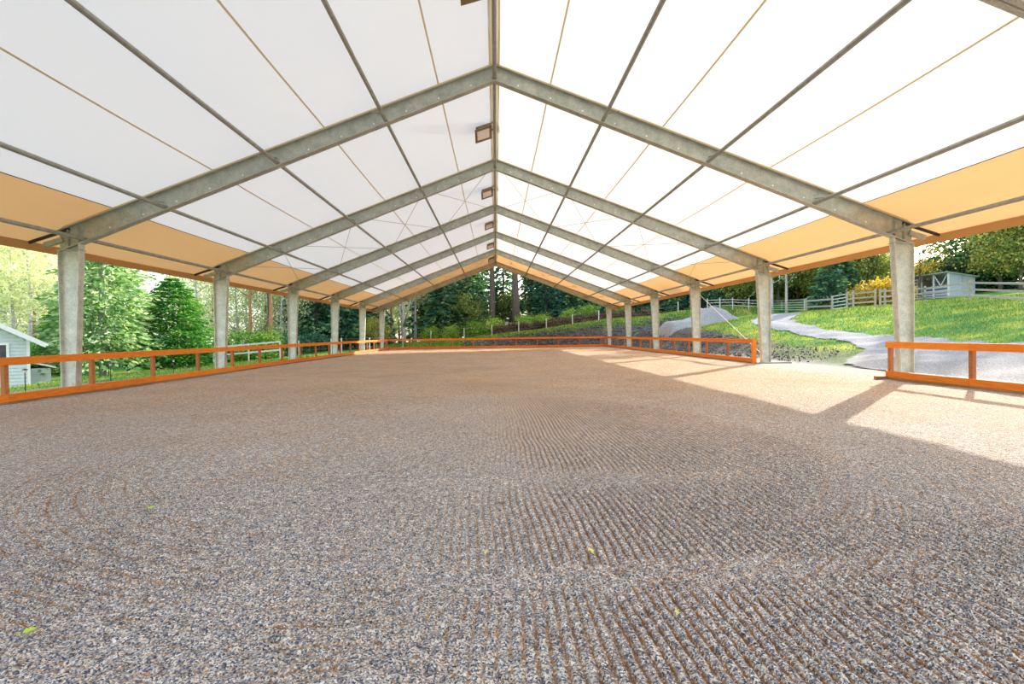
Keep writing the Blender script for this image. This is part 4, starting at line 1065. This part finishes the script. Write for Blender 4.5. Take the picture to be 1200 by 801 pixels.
plant('fir3', 1150, 64, 0.9, 'blue-green fir right of the one behind the pale shed')
for px, Y, k, sc in ((1070, 64, 'oliveb', 1.6), (1088, 66, 'yellow', 1.6), (1104, 64, 'oliveb', 1.7), (1124, 66, 'oliveb', 1.7), (1144, 64, 'yellow', 1.5), (1158, 63, 'oliveb', 1.7)):
    plant(k, px, Y, sc, 'rounded olive and yellow shrub behind the pale shed', 'shrubs behind the shed')
for px, Y, k, sc in ((1172, 54, 'olive1', 0.85), (1196, 50, 'olive1', 0.9), (1222, 50, 'olive2', 0.9), (1186, 60, 'bigfir', 1.0), (1222, 58, 'bigfir', 0.9), (1250, 52, 'olive1', 0.9), (1160, 60, 'fir3', 0.8)):
    plant(k, px, Y, sc, 'large dark tree right of the pale shed at the photo edge', 'trees right of the shed')

# rubble on the cut banks, and grass blades: too many to count
def rubble():
    rng = np.random.default_rng(3); V = []; F = []
    ico = [(-1, 0, 0), (1, 0, 0), (0, -1, 0), (0, 1, 0), (0, 0, -1), (0, 0, 1)]
    fc = [(1, 3, 5), (3, 0, 5), (0, 2, 5), (2, 1, 5), (3, 1, 4), (0, 3, 4), (2, 0, 4), (1, 2, 4)]
    n = 0
    P = []
    for _ in range(3000):
        y = 24+rng.random()**0.7*36; x = 15.0+rng.random()**1.4*3.0; P.append((x, y, (0.03+0.12*rng.random()**2)*(0.55+0.45*min(1, (y-24)/16))))
    for _ in range(2200):
        x = -4+rng.random()*30; y = 61.6+rng.random()**1.3*3.0; P.append((x, y, 0.06+0.16*rng.random()**2))
    for x, y, r in P:
        z = float(terrain(x, y)); b = len(V)
        sc = r*(0.7+0.6*rng.random(3))
        for k in ico:
            q = np.array(k)*sc*(0.75+0.5*rng.random())
            V.append((x+q[0], y+q[1], z+q[2]*0.8+0.02))
        F += [tuple(b+i for i in f) for f in fc]
    me = bpy.data.meshes.new('rubble'); me.from_pydata(V, [], F); me.materials.append(M['rock']); me.update()
    o = link('rubble', me); tag(o, 'loose dark rock and soil rubble on the cut bank behind right fence', 'rubble', kind='stuff')
rubble()
def blades():
    rng = np.random.default_rng(4)
    n = 120000
    x = np.concatenate([15+rng.random(n//2)**1.2*24, -15-rng.random(n//6)**1.2*16, rng.random(n//3)*50-16])
    y = np.concatenate([12+rng.random(n//2)*38, 12+rng.random(n//6)*36, 62+rng.random(n//3)*7.5])
    ok = ~in_poly(x, y, PATH)
    t = x-14.9
    bank = (t > 0) & (t < 2.8) & (y > 22) & (y < 63)
    bank |= (y > 61) & (y < 64.0) & (x > -3)
    ok &= (~bank) | (rng.random(len(x)) < 0.06)
    ok &= ~((np.abs(x) < 15.2) & (y < 62))
    x, y = x[ok], y[ok]
    z = tz(x, y)
    far = np.clip(np.hypot(x, y)/30, 0.8, 2.2)
    h = (0.05+0.09*rng.random(len(x)))*far; wd = 0.016*far
    az = rng.random(len(x))*6.28; lx = rng.normal(size=len(x))*0.5*h; ly = rng.normal(size=len(x))*0.5*h
    V = np.stack([np.stack([x-np.cos(az)*wd, y-np.sin(az)*wd, z-0.02], -1), np.stack([x+np.cos(az)*wd, y+np.sin(az)*wd, z-0.02], -1), np.stack([x+lx, y+ly, z+h], -1)], 1).reshape(-1, 3)
    o = link('grass', quad_mesh('grass', V, np.arange(len(V)).reshape(-1, 3), M['grass'])); tag(o, 'short green grass on the slopes around the arena', 'grass', kind='stuff')
blades()

# things that would share a label are told apart by their order across the view
def order_labels():
    by = {}
    for o in bpy.data.objects:
        if o.parent is None and 'label' in o and 'category' in o: by.setdefault(o['label'], []).append(o)
    words = ORD+['thirteenth', 'fourteenth', 'fifteenth', 'sixteenth', 'seventeenth', 'eighteenth']
    for lab, os_ in by.items():
        if len(os_) < 2: continue
        def px(o):
            d = np.array(o.location)-CAM
            return (d@RT)/(d@FW)
        for i, o in enumerate(sorted(os_, key=px)):
            o['label'] = f'{lab}, {words[i]} from left'
order_labels()
